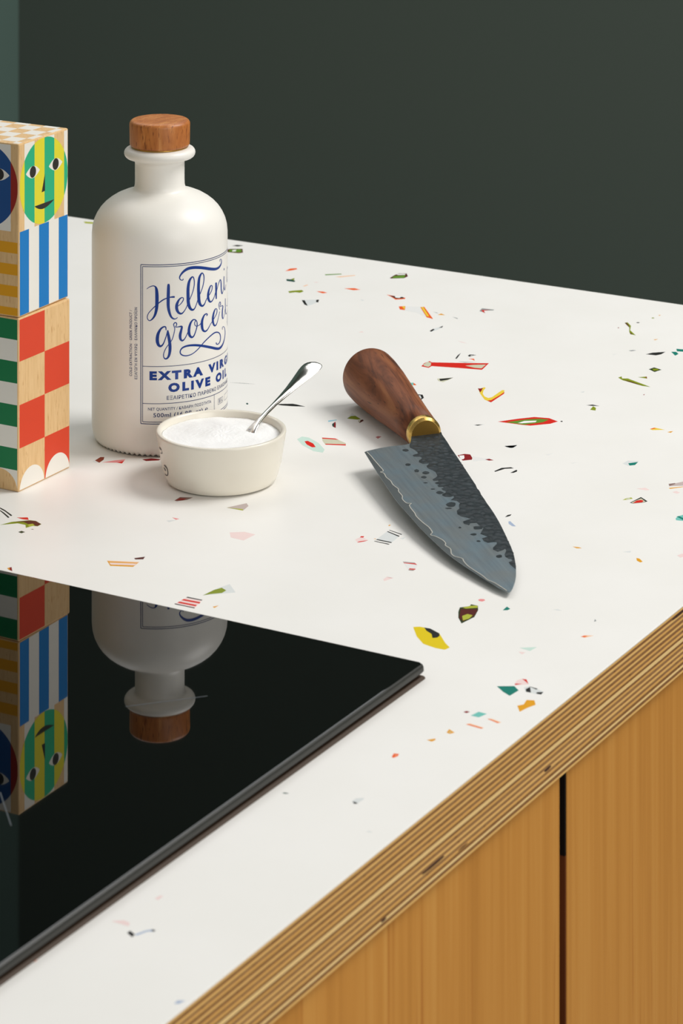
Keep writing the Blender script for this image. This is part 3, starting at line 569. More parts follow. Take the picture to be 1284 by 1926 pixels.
# block space: x from -BW to 0, y from 0 to BW, z from 0 to BH; corner (0, 0) is the near upright edge
FACE = dict(right=lambda u, v, d: (d, u * BW, BH - v * BW),
            left=lambda u, v, d: (-BW + u * BW, -d, BH - v * BW),
            top=lambda u, v, d: (-u * BW, v * BW, BH + d))
HV = BH / BW
def patch(name, face, poly, col, parent, lift=1):
    e = BE / BW
    vm = HV - e if face != 'top' else 1 - e
    poly = clip(clip(poly, e, 1 - e, 0), e, vm, 1)
    if len(poly) < 3:
        return None
    return plate(name, poly, -0.0003, 0.00003 * lift, PT[col], parent, xf=FACE[face])
def block(name, loc, rot, label):
    o = link(name, box_mesh(name, (-BW, 0, 0), (0, BW, BH), BE, 2), beech, None, loc)
    o.rotation_euler = (0, 0, rot)
    return tag(o, label, 'toy block', 'painted wooden blocks in the stack')
def almond(cu, cv, hw, hh):
    top = [(cu - hw + 2 * hw * i / 14, cv - hh * sin(pi * i / 14) ** 0.9) for i in range(15)]
    bot = [(cu + hw - 2 * hw * i / 14, cv + hh * sin(pi * i / 14) ** 0.9) for i in range(1, 14)]
    return top + bot
# lower block
lo = block('toy_block', (-0.9748, 1.3387, TOP), 0.0, 'lower wooden block with orange-red checks and green stripes')
r4 = HV / 4
for i in range(4):
    c = i % 2
    patch('painted_check', 'right', rect(0.5 * c, r4 * i, 0.5 * c + 0.5, r4 * i + r4), 'red', lo)
for c in (0, 1):
    patch('painted_scallop', 'right', [(0.01 + 0.5 * c, HV)] + ell(0.255 + 0.495 * c, HV, 0.235, 0.235, 24, 180, 360)[1:-1] + [(0.49 + 0.5 * c, HV)], 'white', lo, 2)
r8 = HV / 8
for i in range(8):
    patch('painted_stripe', 'left', rect(0, r8 * i, 1, r8 * i + r8), 'green' if i % 2 == 0 else 'white', lo)
for c in (0, 1):
    patch('bare_wood_scallop', 'left', ell(0.255 + 0.495 * c, HV, 0.235, 0.235, 24, 180, 360), 'tan', lo, 2)
# upper block
up = block('toy_block', (-0.9750, 1.3393, TOP + BH + 0.0002), radians(1.6), 'upper wooden block with smiling green and yellow face')
SB = [0, 0.11, 0.31, 0.51, 0.71, 0.91, 1.0]
for face, ca, cb_ in (('right', 'fyellow', 'fgreen'), ('left', None, None)):
    def fu(u, face=face):
        return u
    for i in range(6):
        if face == 'right':
            u0, u1 = SB[i], SB[i + 1]
            wh = i % 2 == 1
        else:
            u0, u1 = 1 - SB[i + 1], 1 - SB[i]
            wh = i % 2 == 1
        if wh:
            patch('painted_stripe', face, rect(u0, 0, u1, 0.99), 'white', up)
        disc = clip(ell(0.5, 0.50, 0.485, 0.487, 64), u0, u1)
        if len(disc) >= 3:
            if face == 'right':
                col = 'fyellow' if i % 2 == 0 else 'fgreen'
            else:
                col = 'crimson' if i % 2 == 0 else 'navy'
            patch('painted_face', face, disc, col, up, 2)
    for s in (-1, 1):
        cu = 0.5 + (0.235 if s > 0 else -0.225)
        cv = 0.365
        patch('painted_eye', face, almond(cu, cv, 0.138, 0.068), 'white', up, 3)
        patch('painted_pupil', face, ell(cu, cv - 0.002, 0.063, 0.066, 24), 'black', up, 4)
    patch('painted_nose', face, [(0.517, 0.43), (0.52, 0.625), (0.452, 0.63)], 'black', up, 3)
    patch('painted_mouth', face, [(0.31, 0.76)] + [(0.31 + 0.4 * i / 16, 0.76 + 0.062 * sin(pi * (i / 16) ** 0.85)) for i in range(1, 16)] + [(0.71, 0.76)], 'black', up, 3)
for i in range(5):
    if i % 2 == 0:
        patch('painted_stripe', 'right', rect(0.2 * i, 0.99, 0.2 * i + 0.2, HV), 'blue', up)
    else:
        patch('painted_stripe', 'right', rect(0.2 * i, 0.99, 0.2 * i + 0.2, HV), 'white', up)
for i in range(4):
    v0 = (0.569 + 0.1255 * i) * HV
    patch('painted_stripe', 'left', rect(0, v0, 1, v0 + 0.0635 * HV), 'yellow', up)
tb = [0, 0.1, 0.3, 0.5, 0.7, 0.9, 1.0]
for i in range(6):
    for j in range(6):
        if (i + j) % 2 == 0:
            patch('painted_check', 'top', rect(tb[i], tb[j], tb[i + 1], tb[j + 1]), 'white', up)

# ---------------------------------------------------------------- olive oil bottle
BC = Vector((-0.9611, 1.4606, TOP))
TH0 = atan2(-BC.y, -BC.x)
bottle = tag(empty('oil_bottle', BC), 'matt white olive oil bottle with wooden stopper and blue lettering', 'bottle')
ceramic = mat('matt_white_glass', rgb(238, 235, 228), 0.38, spec=0.45)
px = 0.0003138
prof = [(0.0, 0.0012), (0.030, 0.0012), (0.0350, 0.0012), (0.0366, 0.0008)]
prof += [(0.0383, 0.0022), (0.0392, 0.0042), (0.0397, 0.0066), (0.0400, 0.0100), (0.0400, 0.0600), (0.0400, 0.1180)]
prof += [(0.03998, 0.1215), (0.0396, 0.1255), (0.0386, 0.1292), (0.0370, 0.1326), (0.0350, 0.1356), (0.0325, 0.1383), (0.0296, 0.1406), (0.0262, 0.1427),
         (0.0225, 0.1443), (0.0190, 0.1454), (0.0165, 0.1463), (0.0152, 0.1475), (0.0147, 0.1495), (0.0146, 0.1520), (0.0146, 0.1620), (0.0147, 0.1640)]
prof += [(0.0160, 0.1646), (0.0178, 0.1652)] + arc(0.0180, 0.1682, 0.0030, -80, 70, 8)[0:] + [(0.0170, 0.1714), (0.0150, 0.1716), (0.0, 0.1716)]
seg = 288
v, f = [], []
for k_, (r, z_) in enumerate(prof):
    for k in range(seg):
        a = 2 * pi * k / seg
        zz = z_
        if k_ == 3:
            zz = 0.0006 + 0.0006 * cos(a * 72)
        if k_ == 4:
            zz = z_ + 0.0003 * cos(a * 72)
        v.append((r * cos(a), r * sin(a), zz))
for i in range(len(prof) - 1):
    for k in range(seg):
        k2 = (k + 1) % seg
        f.append((i * seg + k, i * seg + k2, (i + 1) * seg + k2, (i + 1) * seg + k))
pydata('bottle_body', v, f, ceramic, bottle, None, True)
cap_m = wood('stopper_wood', rgb(206, 140, 78), rgb(186, 114, 54), rgb(160, 90, 38), (260, 90, 30),
             fleck=((1100, 1100, 160), rgb(126, 66, 28), 0.62), rough=0.42, bump=0.15, spec=0.5)
lathe('stopper', [(0.0, 0.1722), (0.0160, 0.1722), (0.0172, 0.1724)] + arc(0.0165, 0.1737, 0.0012, -40, 0, 4) + arc(0.0153, 0.1850, 0.0026, 0, 80, 7) + [(0.0120, 0.1877), (0.0, 0.1878)], cap_m, bottle, 96)
gold_m = mat('gold_collar', rgb(196, 158, 84), 0.3, 0.9)
cl = lathe('stopper_collar', [(0.0, 0.1715), (0.0168, 0.1715), (0.0170, 0.1723), (0.0, 0.1723)], gold_m, bottle, 96)
cl['label'] = 'thin gold collar under the stopper'
ink = mat('blue_ink', rgb(0, 52, 134), 0.4, spec=0.4)
ink2 = mat('blue_ink_thin', rgb(0, 38, 100), 0.4, spec=0.4)
RB = 0.0400
def onb(phi, z_, lift=0.00005):
    a = TH0 + radians(phi)
    return ((RB + lift) * cos(a), (RB + lift) * sin(a), z_ / 1000)
def ribbon_obj(name, rows, m, parent, fn):
    v, f = [], []
    for row in rows:
        L, R = [pts(s) for s in row.split('|')]
        o = len(v)
        for p, q in zip(L, R):
            v += [fn(*p), fn(*q)]
        for i in range(len(L) - 1):
            f.append((o + 2 * i, o + 2 * i + 1, o + 2 * i + 3, o + 2 * i + 2))
    return pydata(name, v, f, m, parent)
SCRIPT = """-10.72,97.66 -10.05,98.02 -9.40,98.36 -8.69,98.67 -7.87,98.96 -6.99,99.22 -6.18,99.36 -5.44,99.40 -4.80,99.35 -4.33,99.15 -4.07,98.81 -3.95,98.34 -3.86,97.68 -3.79,96.74 -3.76,95.55 -3.74,94.30 -3.72,93.02 -3.72,91.69 -3.74,90.34 -3.77,89.00 -3.81,87.68 -3.95,86.43 -4.19,85.22 -4.51,84.05 -4.92,83.03 -5.42,82.16 -6.04,81.40 -6.67,80.77 -7.31,80.30 -7.94,79.98 -8.46,79.84 -8.88,79.91 -9.31,80.17 -9.66,80.51 -9.90,80.90 -10.03,81.35 -10.00,81.87 -9.81,82.48 -9.45,83.15 -8.93,83.82 -8.21,84.48 -7.30,85.16 -6.35,85.84 -5.39,86.53 -4.39,87.21 -3.39,87.86 -2.41,88.48 -1.43,89.06 -0.44,89.61 0.55,90.13 1.53,90.61 2.49,91.04 3.43,91.41 4.38,91.74 5.33,92.02 6.30,92.25 7.27,92.43 8.21,92.55 9.12,92.56 10.00,92.51 10.77,92.46 11.38,92.44 11.90,92.42 12.44,92.40|-11.00,97.89 -10.36,98.27 -9.72,98.65 -8.99,99.01 -8.14,99.35 -7.22,99.65 -6.31,99.85 -5.45,99.94 -4.58,99.92 -3.74,99.73 -2.96,99.37 -2.26,98.82 -1.70,98.02 -1.33,96.94 -1.10,95.68 -0.94,94.38 -0.87,93.06 -0.88,91.68 -0.94,90.31 -1.04,88.95 -1.19,87.56 -1.47,86.20 -1.91,84.90 -2.47,83.66 -3.15,82.55 -3.99,81.61 -4.92,80.83 -5.83,80.22 -6.72,79.76 -7.62,79.45 -8.48,79.34 -9.24,79.50 -9.83,79.86 -10.26,80.28 -10.54,80.75 -10.70,81.30 -10.67,81.91 -10.45,82.58 -10.06,83.31 -9.50,84.05 -8.74,84.76 -7.82,85.47 -6.88,86.17 -5.93,86.88 -4.94,87.59 -3.94,88.26 -2.96,88.89 -1.98,89.50 -1.00,90.07 -0.03,90.63 0.94,91.16 1.94,91.64 2.96,92.02 3.98,92.32 5.00,92.59 6.03,92.81 7.05,92.99 8.03,93.14 8.98,93.28 9.88,93.40 10.69,93.47 11.36,93.47 11.93,93.44 12.47,93.40
6.57,100.70 6.39,100.33 6.21,99.97 6.05,99.32 5.93,98.19 5.83,96.76 5.75,95.33 5.68,93.99 5.62,92.65 5.61,91.30 5.61,89.93 5.66,88.55 5.83,87.19 6.17,85.88 6.62,84.64 7.13,83.54 7.67,82.60 8.28,81.79 8.94,81.11 9.69,80.58 10.48,80.21 11.27,79.97 12.06,79.87 12.82,79.91 13.50,80.03 14.09,80.24 14.60,80.52 15.08,80.79|7.90,100.68 8.09,100.30 8.29,99.92 8.42,99.24 8.46,98.09 8.45,96.65 8.42,95.22 8.37,93.88 8.31,92.55 8.27,91.23 8.25,89.88 8.26,88.56 8.34,87.31 8.53,86.10 8.80,84.92 9.12,83.89 9.47,83.02 9.87,82.29 10.28,81.71 10.72,81.27 11.20,80.95 11.69,80.71 12.18,80.56 12.71,80.49 13.23,80.51 13.70,80.63 14.18,80.87 14.68,81.11
14.29,86.84 15.34,87.26 16.41,87.69 17.41,88.18 18.36,88.79 19.23,89.45 19.88,90.08 20.25,90.69 20.37,91.28 20.25,91.79 19.76,92.20 19.02,92.43 18.18,92.45 17.29,92.26 16.33,91.89 15.40,91.35 14.52,90.60 13.70,89.70 13.10,88.75 12.78,87.80 12.70,86.84 12.85,85.91 13.25,85.00 13.87,84.14 14.68,83.41 15.67,82.86 16.82,82.49 18.03,82.39 19.06,82.65 19.87,83.13 20.62,83.71 21.43,84.44 22.26,85.30 22.97,86.13 23.38,86.80 23.65,87.42 24.18,88.31 25.27,89.71 26.64,91.40 27.86,93.04 28.77,94.56 29.50,96.03 30.03,97.42 30.32,98.71 30.40,99.92 30.33,100.98 30.09,101.94 29.69,102.77 29.16,103.40 28.27,103.74 27.33,103.65 26.55,103.34 25.69,102.86 24.77,102.15 23.97,101.18 23.41,99.97 23.01,98.57 22.73,97.10 22.60,95.58 22.60,94.01 22.65,92.51 22.68,91.08 22.75,89.67 22.98,88.35 23.42,87.15 24.02,86.08 24.76,85.17 25.69,84.44 26.80,83.92 27.99,83.66 29.11,83.75 29.95,84.12 30.63,84.66 31.28,85.42 31.92,86.35 32.55,87.33 33.08,88.28 33.60,89.27 34.31,90.42 35.43,91.88 36.77,93.52 37.95,95.06 38.79,96.42 39.44,97.68 39.90,98.91 40.21,100.17 40.33,101.40 40.24,102.48 39.86,103.38 39.26,104.12 38.56,104.66 37.55,104.92 36.66,104.77 35.96,104.43 35.20,103.96 34.38,103.27 33.69,102.28 33.20,100.95 32.84,99.38 32.61,97.74 32.55,96.02 32.61,94.24 32.70,92.64 32.76,91.30 32.86,90.10 33.06,89.00 33.41,88.00 33.89,87.10 34.57,86.30 35.51,85.62 36.71,85.09 38.12,84.84 39.32,85.05 40.17,85.50 40.90,86.07 41.56,86.82 42.17,87.69 42.76,88.42 43.26,88.87 43.76,89.20 44.40,89.60 45.32,90.12 46.41,90.71 47.42,91.32 48.31,91.97 49.10,92.65 49.70,93.34 50.03,94.08 50.13,94.84 49.97,95.46 49.29,95.97 48.15,96.26 47.05,96.13 46.12,95.62 45.19,94.85 44.41,93.99 43.80,93.05 43.32,92.02 43.05,91.03 43.03,90.12 43.23,89.27 43.61,88.47 44.17,87.68 44.95,86.93 46.06,86.29 47.54,86.02 48.74,86.14 49.70,86.46 50.66,86.96 51.66,87.62 52.55,88.36 53.23,89.16 53.79,90.04 54.36,90.91|13.94,87.18 14.98,87.62 16.00,88.05 16.93,88.53 17.78,89.13 18.55,89.79 19.11,90.38 19.44,90.89 19.57,91.34 19.53,91.64 19.32,91.80 18.93,91.90 18.47,91.86 17.90,91.64 17.23,91.24 16.65,90.71 16.16,89.98 15.73,89.09 15.45,88.25 15.32,87.51 15.30,86.78 15.39,86.09 15.60,85.41 15.92,84.76 16.30,84.24 16.79,83.85 17.37,83.54 17.86,83.40 18.40,83.42 19.13,83.66 19.94,84.10 20.78,84.75 21.62,85.57 22.32,86.37 22.71,86.98 22.97,87.61 23.51,88.54 24.61,89.95 25.98,91.63 27.17,93.27 28.03,94.76 28.71,96.22 29.19,97.58 29.45,98.83 29.50,100.00 29.40,101.01 29.15,101.90 28.76,102.62 28.37,103.02 28.27,103.03 28.08,102.94 27.66,102.65 27.13,102.15 26.58,101.46 26.15,100.61 25.84,99.51 25.60,98.18 25.46,96.79 25.42,95.35 25.47,93.82 25.54,92.33 25.60,90.91 25.68,89.57 25.85,88.41 26.16,87.39 26.57,86.51 26.99,85.82 27.43,85.35 27.87,85.02 28.20,84.85 28.52,84.74 29.08,84.78 29.77,85.07 30.48,85.70 31.16,86.59 31.81,87.55 32.35,88.48 32.85,89.47 33.56,90.65 34.68,92.13 36.02,93.77 37.16,95.30 37.96,96.64 38.55,97.89 38.96,99.09 39.23,100.33 39.31,101.52 39.20,102.52 38.84,103.31 38.30,103.91 37.85,104.21 37.84,104.19 37.70,104.08 37.31,103.77 36.83,103.29 36.35,102.64 35.97,101.76 35.71,100.52 35.53,98.99 35.45,97.40 35.48,95.74 35.59,93.99 35.72,92.39 35.81,91.05 35.91,89.90 36.07,88.91 36.30,88.06 36.58,87.35 36.89,86.83 37.29,86.41 37.71,86.10 37.92,85.97 38.32,85.94 39.09,86.12 39.89,86.49 40.62,87.13 41.29,87.97 41.94,88.71 42.53,89.17 43.07,89.51 43.73,89.91 44.62,90.45 45.64,91.05 46.58,91.66 47.42,92.29 48.18,92.94 48.72,93.59 48.99,94.28 49.05,94.97 48.90,95.45 48.63,95.63 48.39,95.69 48.05,95.60 47.50,95.12 46.91,94.32 46.43,93.45 46.08,92.53 45.83,91.53 45.72,90.62 45.76,89.85 45.93,89.14 46.20,88.50 46.58,87.87 47.04,87.33 47.30,87.07 47.36,86.99 47.88,86.91 48.71,87.01 49.69,87.38 50.73,87.96 51.66,88.64 52.36,89.39 52.93,90.25 53.51,91.12
53.99,96.71 53.91,96.60 53.75,96.63 53.68,96.10 53.64,94.70 53.63,92.81 53.68,91.04 53.85,89.65 54.08,88.40 54.31,87.15|55.40,96.73 55.68,96.62 56.03,96.38 56.25,95.74 56.31,94.30 56.28,92.41 56.25,90.67 56.21,89.32 56.16,88.11 56.11,86.89
55.84,90.69 56.64,91.96 57.44,93.22 58.34,94.35 59.43,95.36 60.64,96.23 61.67,96.81 62.24,97.01 61.78,97.08 61.85,96.96 62.09,96.43 62.25,95.64 62.37,94.76 62.42,93.78 62.42,92.71 62.53,91.68 62.79,90.68 63.16,89.74 63.61,89.01 64.17,88.50 65.72,88.04 66.67,88.24 67.40,88.85 68.24,89.75 68.96,90.60 69.41,91.26 69.71,91.86 70.02,92.46|55.08,90.87 55.82,92.15 56.58,93.43 57.40,94.59 58.41,95.64 59.50,96.57 60.44,97.21 61.22,97.50 62.64,97.34 63.38,96.87 63.85,96.23 64.23,95.37 64.50,94.44 64.60,93.43 64.60,92.36 64.67,91.36 64.93,90.40 65.27,89.48 65.61,88.82 65.84,88.48 65.17,88.58 65.34,88.62 66.17,89.15 67.16,90.00 67.98,90.81 68.44,91.45 68.71,92.06 68.97,92.67
69.29,97.97 69.09,97.64 68.90,97.31 68.77,96.77 68.72,95.87 68.72,94.76 68.77,93.70 68.83,92.76 68.94,91.86 69.18,91.07 69.63,90.33 70.26,89.67 72.20,89.10 73.19,89.41 73.99,90.03 74.75,90.61 75.37,91.04 75.94,91.44 76.53,91.83|71.01,97.63 70.88,97.30 70.76,96.96 70.68,96.43 70.64,95.54 70.63,94.44 70.68,93.38 70.76,92.44 70.89,91.55 71.12,90.78 71.48,90.09 71.91,89.53 71.22,89.56 71.80,89.75 72.79,90.30 73.69,90.84 74.33,91.26 74.83,91.67 75.34,92.08
69.39,102.66 69.31,102.43 69.24,102.20 69.18,102.01 69.15,101.86 69.13,101.73 69.09,101.58|70.90,102.41 71.01,102.15 71.13,101.88 71.12,101.64 70.92,101.48 70.61,101.38 70.32,101.30
5.53,74.00 5.55,74.60 5.57,75.23 5.41,75.79 4.96,76.23 4.24,76.48 3.38,76.46 2.39,76.23 1.24,75.80 0.12,75.14 -0.91,74.26 -1.89,73.19 -2.66,72.01 -3.15,70.75 -3.41,69.44 -3.44,68.21 -3.21,67.09 -2.74,66.08 -2.12,65.27 -1.31,64.65 -0.26,64.27 0.90,64.27 1.87,64.64 2.68,65.24 3.41,66.08 4.15,67.31 4.91,68.79 5.55,70.15 5.99,71.23 6.31,72.20 6.63,73.16|4.79,73.99 4.71,74.59 4.63,75.16 4.47,75.52 4.27,75.67 4.07,75.73 3.70,75.69 3.00,75.45 2.13,75.03 1.37,74.44 0.73,73.61 0.16,72.59 -0.26,71.55 -0.51,70.47 -0.64,69.34 -0.65,68.32 -0.54,67.44 -0.33,66.64 -0.07,66.06 0.20,65.72 0.41,65.54 0.59,65.46 1.04,65.50 1.73,65.80 2.50,66.42 3.31,67.55 4.10,68.99 4.78,70.32 5.24,71.38 5.57,72.33 5.91,73.29
5.91,73.88 5.90,73.00 5.90,72.13 5.99,71.10 6.25,69.83 6.59,68.44 6.87,67.08 7.06,65.75 7.20,64.44 7.23,63.20 7.16,61.99 6.99,60.83 6.76,59.87 6.47,59.16 6.13,58.63 5.76,58.25 5.38,58.01 5.02,57.91 4.73,57.89 4.39,57.96 4.01,58.17 3.71,58.55 3.54,59.12 3.51,59.86 3.68,60.67 4.09,61.60 4.71,62.61 5.45,63.60 6.36,64.52 7.41,65.42 8.39,66.26 9.22,66.98 9.98,67.66 10.67,68.49 11.27,69.61 11.78,70.85 12.19,71.99 12.49,72.94 12.70,73.79 12.80,74.52 12.73,75.08 12.54,75.49 12.36,75.88 12.14,76.32 11.93,76.73 11.89,77.02 12.09,77.32 12.47,77.62 12.77,77.75 13.01,77.74 13.36,77.62 13.58,77.49 13.67,77.28 13.68,76.92 13.61,76.58 13.33,76.26 12.90,75.89 12.76,75.43 13.42,75.19 14.17,75.18 14.93,75.18 15.72,75.18 16.54,75.19 17.25,75.15 17.83,75.12 17.99,75.10 17.73,75.26 17.62,74.94 17.32,74.25 16.97,73.46 16.56,72.61 16.09,71.65 15.80,70.69 15.78,69.78 15.95,68.93 16.32,68.17 16.94,67.52 17.78,67.03 18.80,66.78 19.75,66.91 20.48,67.27 21.12,67.74 21.74,68.33 22.37,69.05 22.97,69.80 23.53,70.58 24.06,71.39 24.59,72.20|7.08,73.96 7.45,73.12 7.81,72.28 8.18,71.30 8.60,70.07 9.03,68.66 9.38,67.23 9.62,65.83 9.77,64.43 9.76,63.07 9.56,61.74 9.21,60.49 8.75,59.42 8.17,58.58 7.49,57.96 6.79,57.50 6.03,57.19 5.21,57.05 4.42,57.12 3.76,57.40 3.25,57.84 2.93,58.40 2.78,59.09 2.76,59.90 2.96,60.79 3.42,61.77 4.09,62.82 4.88,63.83 5.83,64.79 6.88,65.70 7.86,66.55 8.68,67.27 9.41,67.92 10.05,68.69 10.62,69.77 11.12,70.99 11.53,72.11 11.83,73.05 12.04,73.87 12.12,74.55 12.05,75.02 11.86,75.36 11.65,75.74 11.41,76.17 11.15,76.63 11.07,77.14 11.36,77.63 11.84,78.05 12.45,78.33 13.18,78.33 13.85,78.12 14.36,77.76 14.53,77.30 14.49,76.83 14.32,76.37 13.93,75.96 13.49,75.63 13.36,75.60 13.47,75.64 14.10,75.64 14.83,75.68 15.56,75.76 16.37,75.88 17.09,75.96 17.72,76.03 18.57,76.00 19.40,75.38 19.41,74.64 19.17,73.86 18.92,73.04 18.67,72.15 18.41,71.21 18.25,70.39 18.20,69.69 18.23,69.05 18.33,68.56 18.53,68.19 18.79,67.90 18.95,67.77 19.19,67.73 19.74,67.86 20.38,68.16 21.04,68.66 21.70,69.32 22.32,70.04 22.88,70.80 23.39,71.61 23.91,72.42
33.01,76.64 32.65,77.16 32.25,77.72 31.63,78.22 30.73,78.60 29.64,78.84 28.48,78.79 27.40,78.41 26.36,77.78 25.45,76.95 24.70,75.89 24.08,74.66 23.69,73.44 23.58,72.26 23.70,71.12 24.06,70.09 24.72,69.21 25.64,68.49 26.75,68.02 27.98,67.92 29.02,68.18 29.84,68.70 30.53,69.51 31.18,70.53 31.77,71.55 32.31,72.54 32.80,73.54 33.13,74.47 33.23,75.24 33.16,75.90 33.09,76.54|32.22,76.51 31.81,77.02 31.43,77.50 31.00,77.81 30.38,78.04 29.67,78.19 29.05,78.13 28.39,77.77 27.69,77.15 27.11,76.38 26.66,75.38 26.31,74.20 26.11,73.09 26.07,72.08 26.18,71.12 26.39,70.35 26.72,69.77 27.15,69.32 27.45,69.09 27.69,68.97 28.20,68.96 28.87,69.20 29.57,69.85 30.26,70.81 30.86,71.80 31.38,72.78 31.81,73.77 32.10,74.66 32.20,75.36 32.17,75.98 32.13,76.61
31.06,78.10 30.60,77.64 30.12,77.17 29.82,76.64 29.81,76.02 30.01,75.39 30.40,74.86 31.02,74.47 31.81,74.24 32.67,74.16 33.59,74.22 34.57,74.41 35.52,74.71 36.34,75.13 37.10,75.64 37.86,76.13|31.74,77.82 31.27,77.36 30.83,76.92 30.58,76.49 30.58,75.99 30.75,75.45 31.03,75.05 31.41,74.81 31.93,74.64 32.56,74.57 33.32,74.62 34.19,74.79 35.03,75.06 35.77,75.44 36.50,75.94 37.25,76.44
43.00,78.80 43.44,79.04 43.91,79.30 44.17,79.67 43.86,80.12 43.15,80.50 42.23,80.65 41.31,80.61 40.27,80.42 39.27,79.98 38.30,79.25 37.37,78.30 36.66,77.28 36.28,76.23 36.14,75.15 36.18,74.13 36.39,73.14 36.79,72.18 37.41,71.31 38.34,70.59 39.53,70.04 40.92,69.78 42.20,69.88 43.29,70.22 44.31,70.73 45.36,71.48 46.42,72.38 47.38,73.15 48.13,73.63 48.79,74.00 49.58,74.44 50.66,75.03 51.91,75.68 53.12,76.35 54.33,77.02 55.52,77.70 56.42,78.41 56.89,79.18 57.01,79.97 56.83,80.64 56.21,81.22 55.09,81.68 53.78,81.76 52.70,81.40 51.64,80.78 50.73,79.97 49.97,78.95 49.34,77.75 48.98,76.59 48.98,75.53 49.25,74.53 49.70,73.63 50.33,72.79 51.22,71.99 52.70,71.36 54.37,71.33 55.46,71.70 56.39,72.30 57.27,73.21 58.14,74.35 58.98,75.49 59.74,76.56 60.46,77.62 61.19,78.68|42.30,79.08 42.53,79.39 42.74,79.68 42.75,79.82 42.69,79.85 42.63,79.90 42.47,79.92 41.93,79.89 41.21,79.75 40.56,79.39 39.95,78.67 39.40,77.70 39.03,76.73 38.87,75.80 38.87,74.83 38.96,73.90 39.08,73.03 39.29,72.25 39.58,71.66 39.98,71.25 40.43,70.95 40.83,70.79 41.44,70.74 42.38,70.86 43.41,71.18 44.50,71.83 45.61,72.69 46.63,73.45 47.40,73.94 48.05,74.32 48.83,74.77 49.89,75.36 51.11,76.01 52.29,76.68 53.42,77.36 54.50,78.04 55.29,78.72 55.70,79.43 55.82,80.15 55.67,80.71 55.30,81.07 54.88,81.26 54.60,81.25 54.02,80.90 53.35,80.24 52.78,79.42 52.32,78.40 51.94,77.21 51.74,76.12 51.74,75.18 51.89,74.31 52.18,73.55 52.61,72.86 53.11,72.31 53.20,72.18 53.34,72.13 54.26,72.25 55.32,72.66 56.31,73.47 57.27,74.57 58.16,75.70 58.93,76.75 59.61,77.82 60.31,78.89
61.49,79.72 61.02,80.36 60.55,81.00 60.21,81.55 60.02,81.98 59.95,82.33 60.00,82.70 60.23,83.17 60.61,83.66 60.99,83.99 61.31,84.09 61.37,84.10 61.30,84.12 61.55,83.84 61.78,83.38 61.82,82.95 61.50,82.58 60.95,82.21 60.67,81.85 61.09,81.48 61.93,81.25 62.81,81.15 63.72,81.20 64.65,81.29 65.33,81.28 65.72,81.19 65.95,81.09 66.09,80.91 65.92,80.49 65.45,79.89 65.03,79.12 64.75,78.10 64.53,76.93 64.50,75.86 64.75,74.95 65.20,74.15 65.88,73.55 67.77,73.13 68.61,73.34 69.25,73.72 70.01,74.31 70.87,75.08 71.69,75.86 72.39,76.59 73.02,77.33 73.67,78.06|60.62,79.78 60.11,80.42 59.60,81.06 59.22,81.64 58.97,82.10 58.83,82.50 58.85,82.92 59.08,83.43 59.47,83.96 59.91,84.34 60.50,84.53 61.43,84.50 62.35,84.17 62.77,83.74 63.05,83.21 63.09,82.69 62.65,82.27 62.03,81.91 61.74,81.66 61.78,81.61 62.00,81.55 62.40,81.50 63.02,81.56 63.88,81.70 64.89,81.74 66.12,81.56 67.40,81.17 68.16,80.61 68.13,80.04 67.74,79.40 67.38,78.65 67.13,77.64 66.89,76.49 66.82,75.48 67.00,74.63 67.33,73.92 67.61,73.55 66.81,73.70 67.30,73.75 68.10,74.02 68.98,74.56 69.93,75.30 70.80,76.06 71.48,76.78 72.07,77.53 72.67,78.27
72.91,84.33 72.85,83.16 72.78,81.99 72.79,80.78 72.87,79.44 73.01,78.06 73.29,76.85 73.78,75.83 74.42,74.98 75.20,74.39 77.29,74.17 77.76,74.55 78.21,74.93|74.48,84.05 74.51,82.86 74.54,81.68 74.62,80.45 74.74,79.11 74.90,77.73 75.18,76.54 75.65,75.53 76.25,74.70 76.68,74.30 75.67,74.55 76.24,74.88 76.87,75.21
19.34,103.05 19.30,102.78 19.28,102.55 19.23,102.48 19.01,102.44 18.62,102.42 18.23,102.49 17.81,102.68 17.38,102.97 17.14,103.28 17.08,103.62 17.17,104.02 17.50,104.49 18.16,105.08 19.10,105.74 20.16,106.34 21.34,106.84 22.65,107.28 23.98,107.58 25.34,107.75 26.84,107.82 28.48,107.81 30.29,107.71 32.25,107.52 34.28,107.27 36.35,106.96 38.51,106.58 40.63,106.18 42.62,105.77 44.64,105.33 46.79,104.91 49.15,104.52 51.68,104.14 54.20,103.89 56.50,103.84 58.53,103.95 60.34,104.22 61.89,104.66 63.10,105.24 64.00,105.82 64.60,106.40 64.88,107.01 64.93,107.57 64.73,108.10 64.28,108.61 63.65,109.02 62.65,109.28 61.72,109.31 61.09,109.15 60.88,108.82 60.85,108.39 60.82,107.97|19.96,103.01 19.99,102.73 20.00,102.41 19.76,102.09 19.23,101.94 18.60,101.93 17.96,102.04 17.34,102.28 16.73,102.64 16.28,103.11 16.08,103.63 16.10,104.22 16.39,104.89 16.98,105.65 17.82,106.49 18.84,107.27 20.01,107.97 21.37,108.62 22.91,109.12 24.60,109.41 26.36,109.53 28.21,109.54 30.22,109.44 32.33,109.23 34.47,108.96 36.67,108.63 38.92,108.23 41.12,107.82 43.22,107.40 45.22,106.97 47.22,106.56 49.43,106.15 51.68,105.75 53.67,105.47 55.31,105.34 56.82,105.31 58.24,105.37 59.67,105.58 61.06,105.94 62.20,106.34 62.97,106.79 63.40,107.30 63.58,107.78 63.50,108.23 63.17,108.65 62.86,108.89 62.69,108.94 62.29,108.96 61.93,108.89 61.74,108.65 61.66,108.25 61.59,107.84
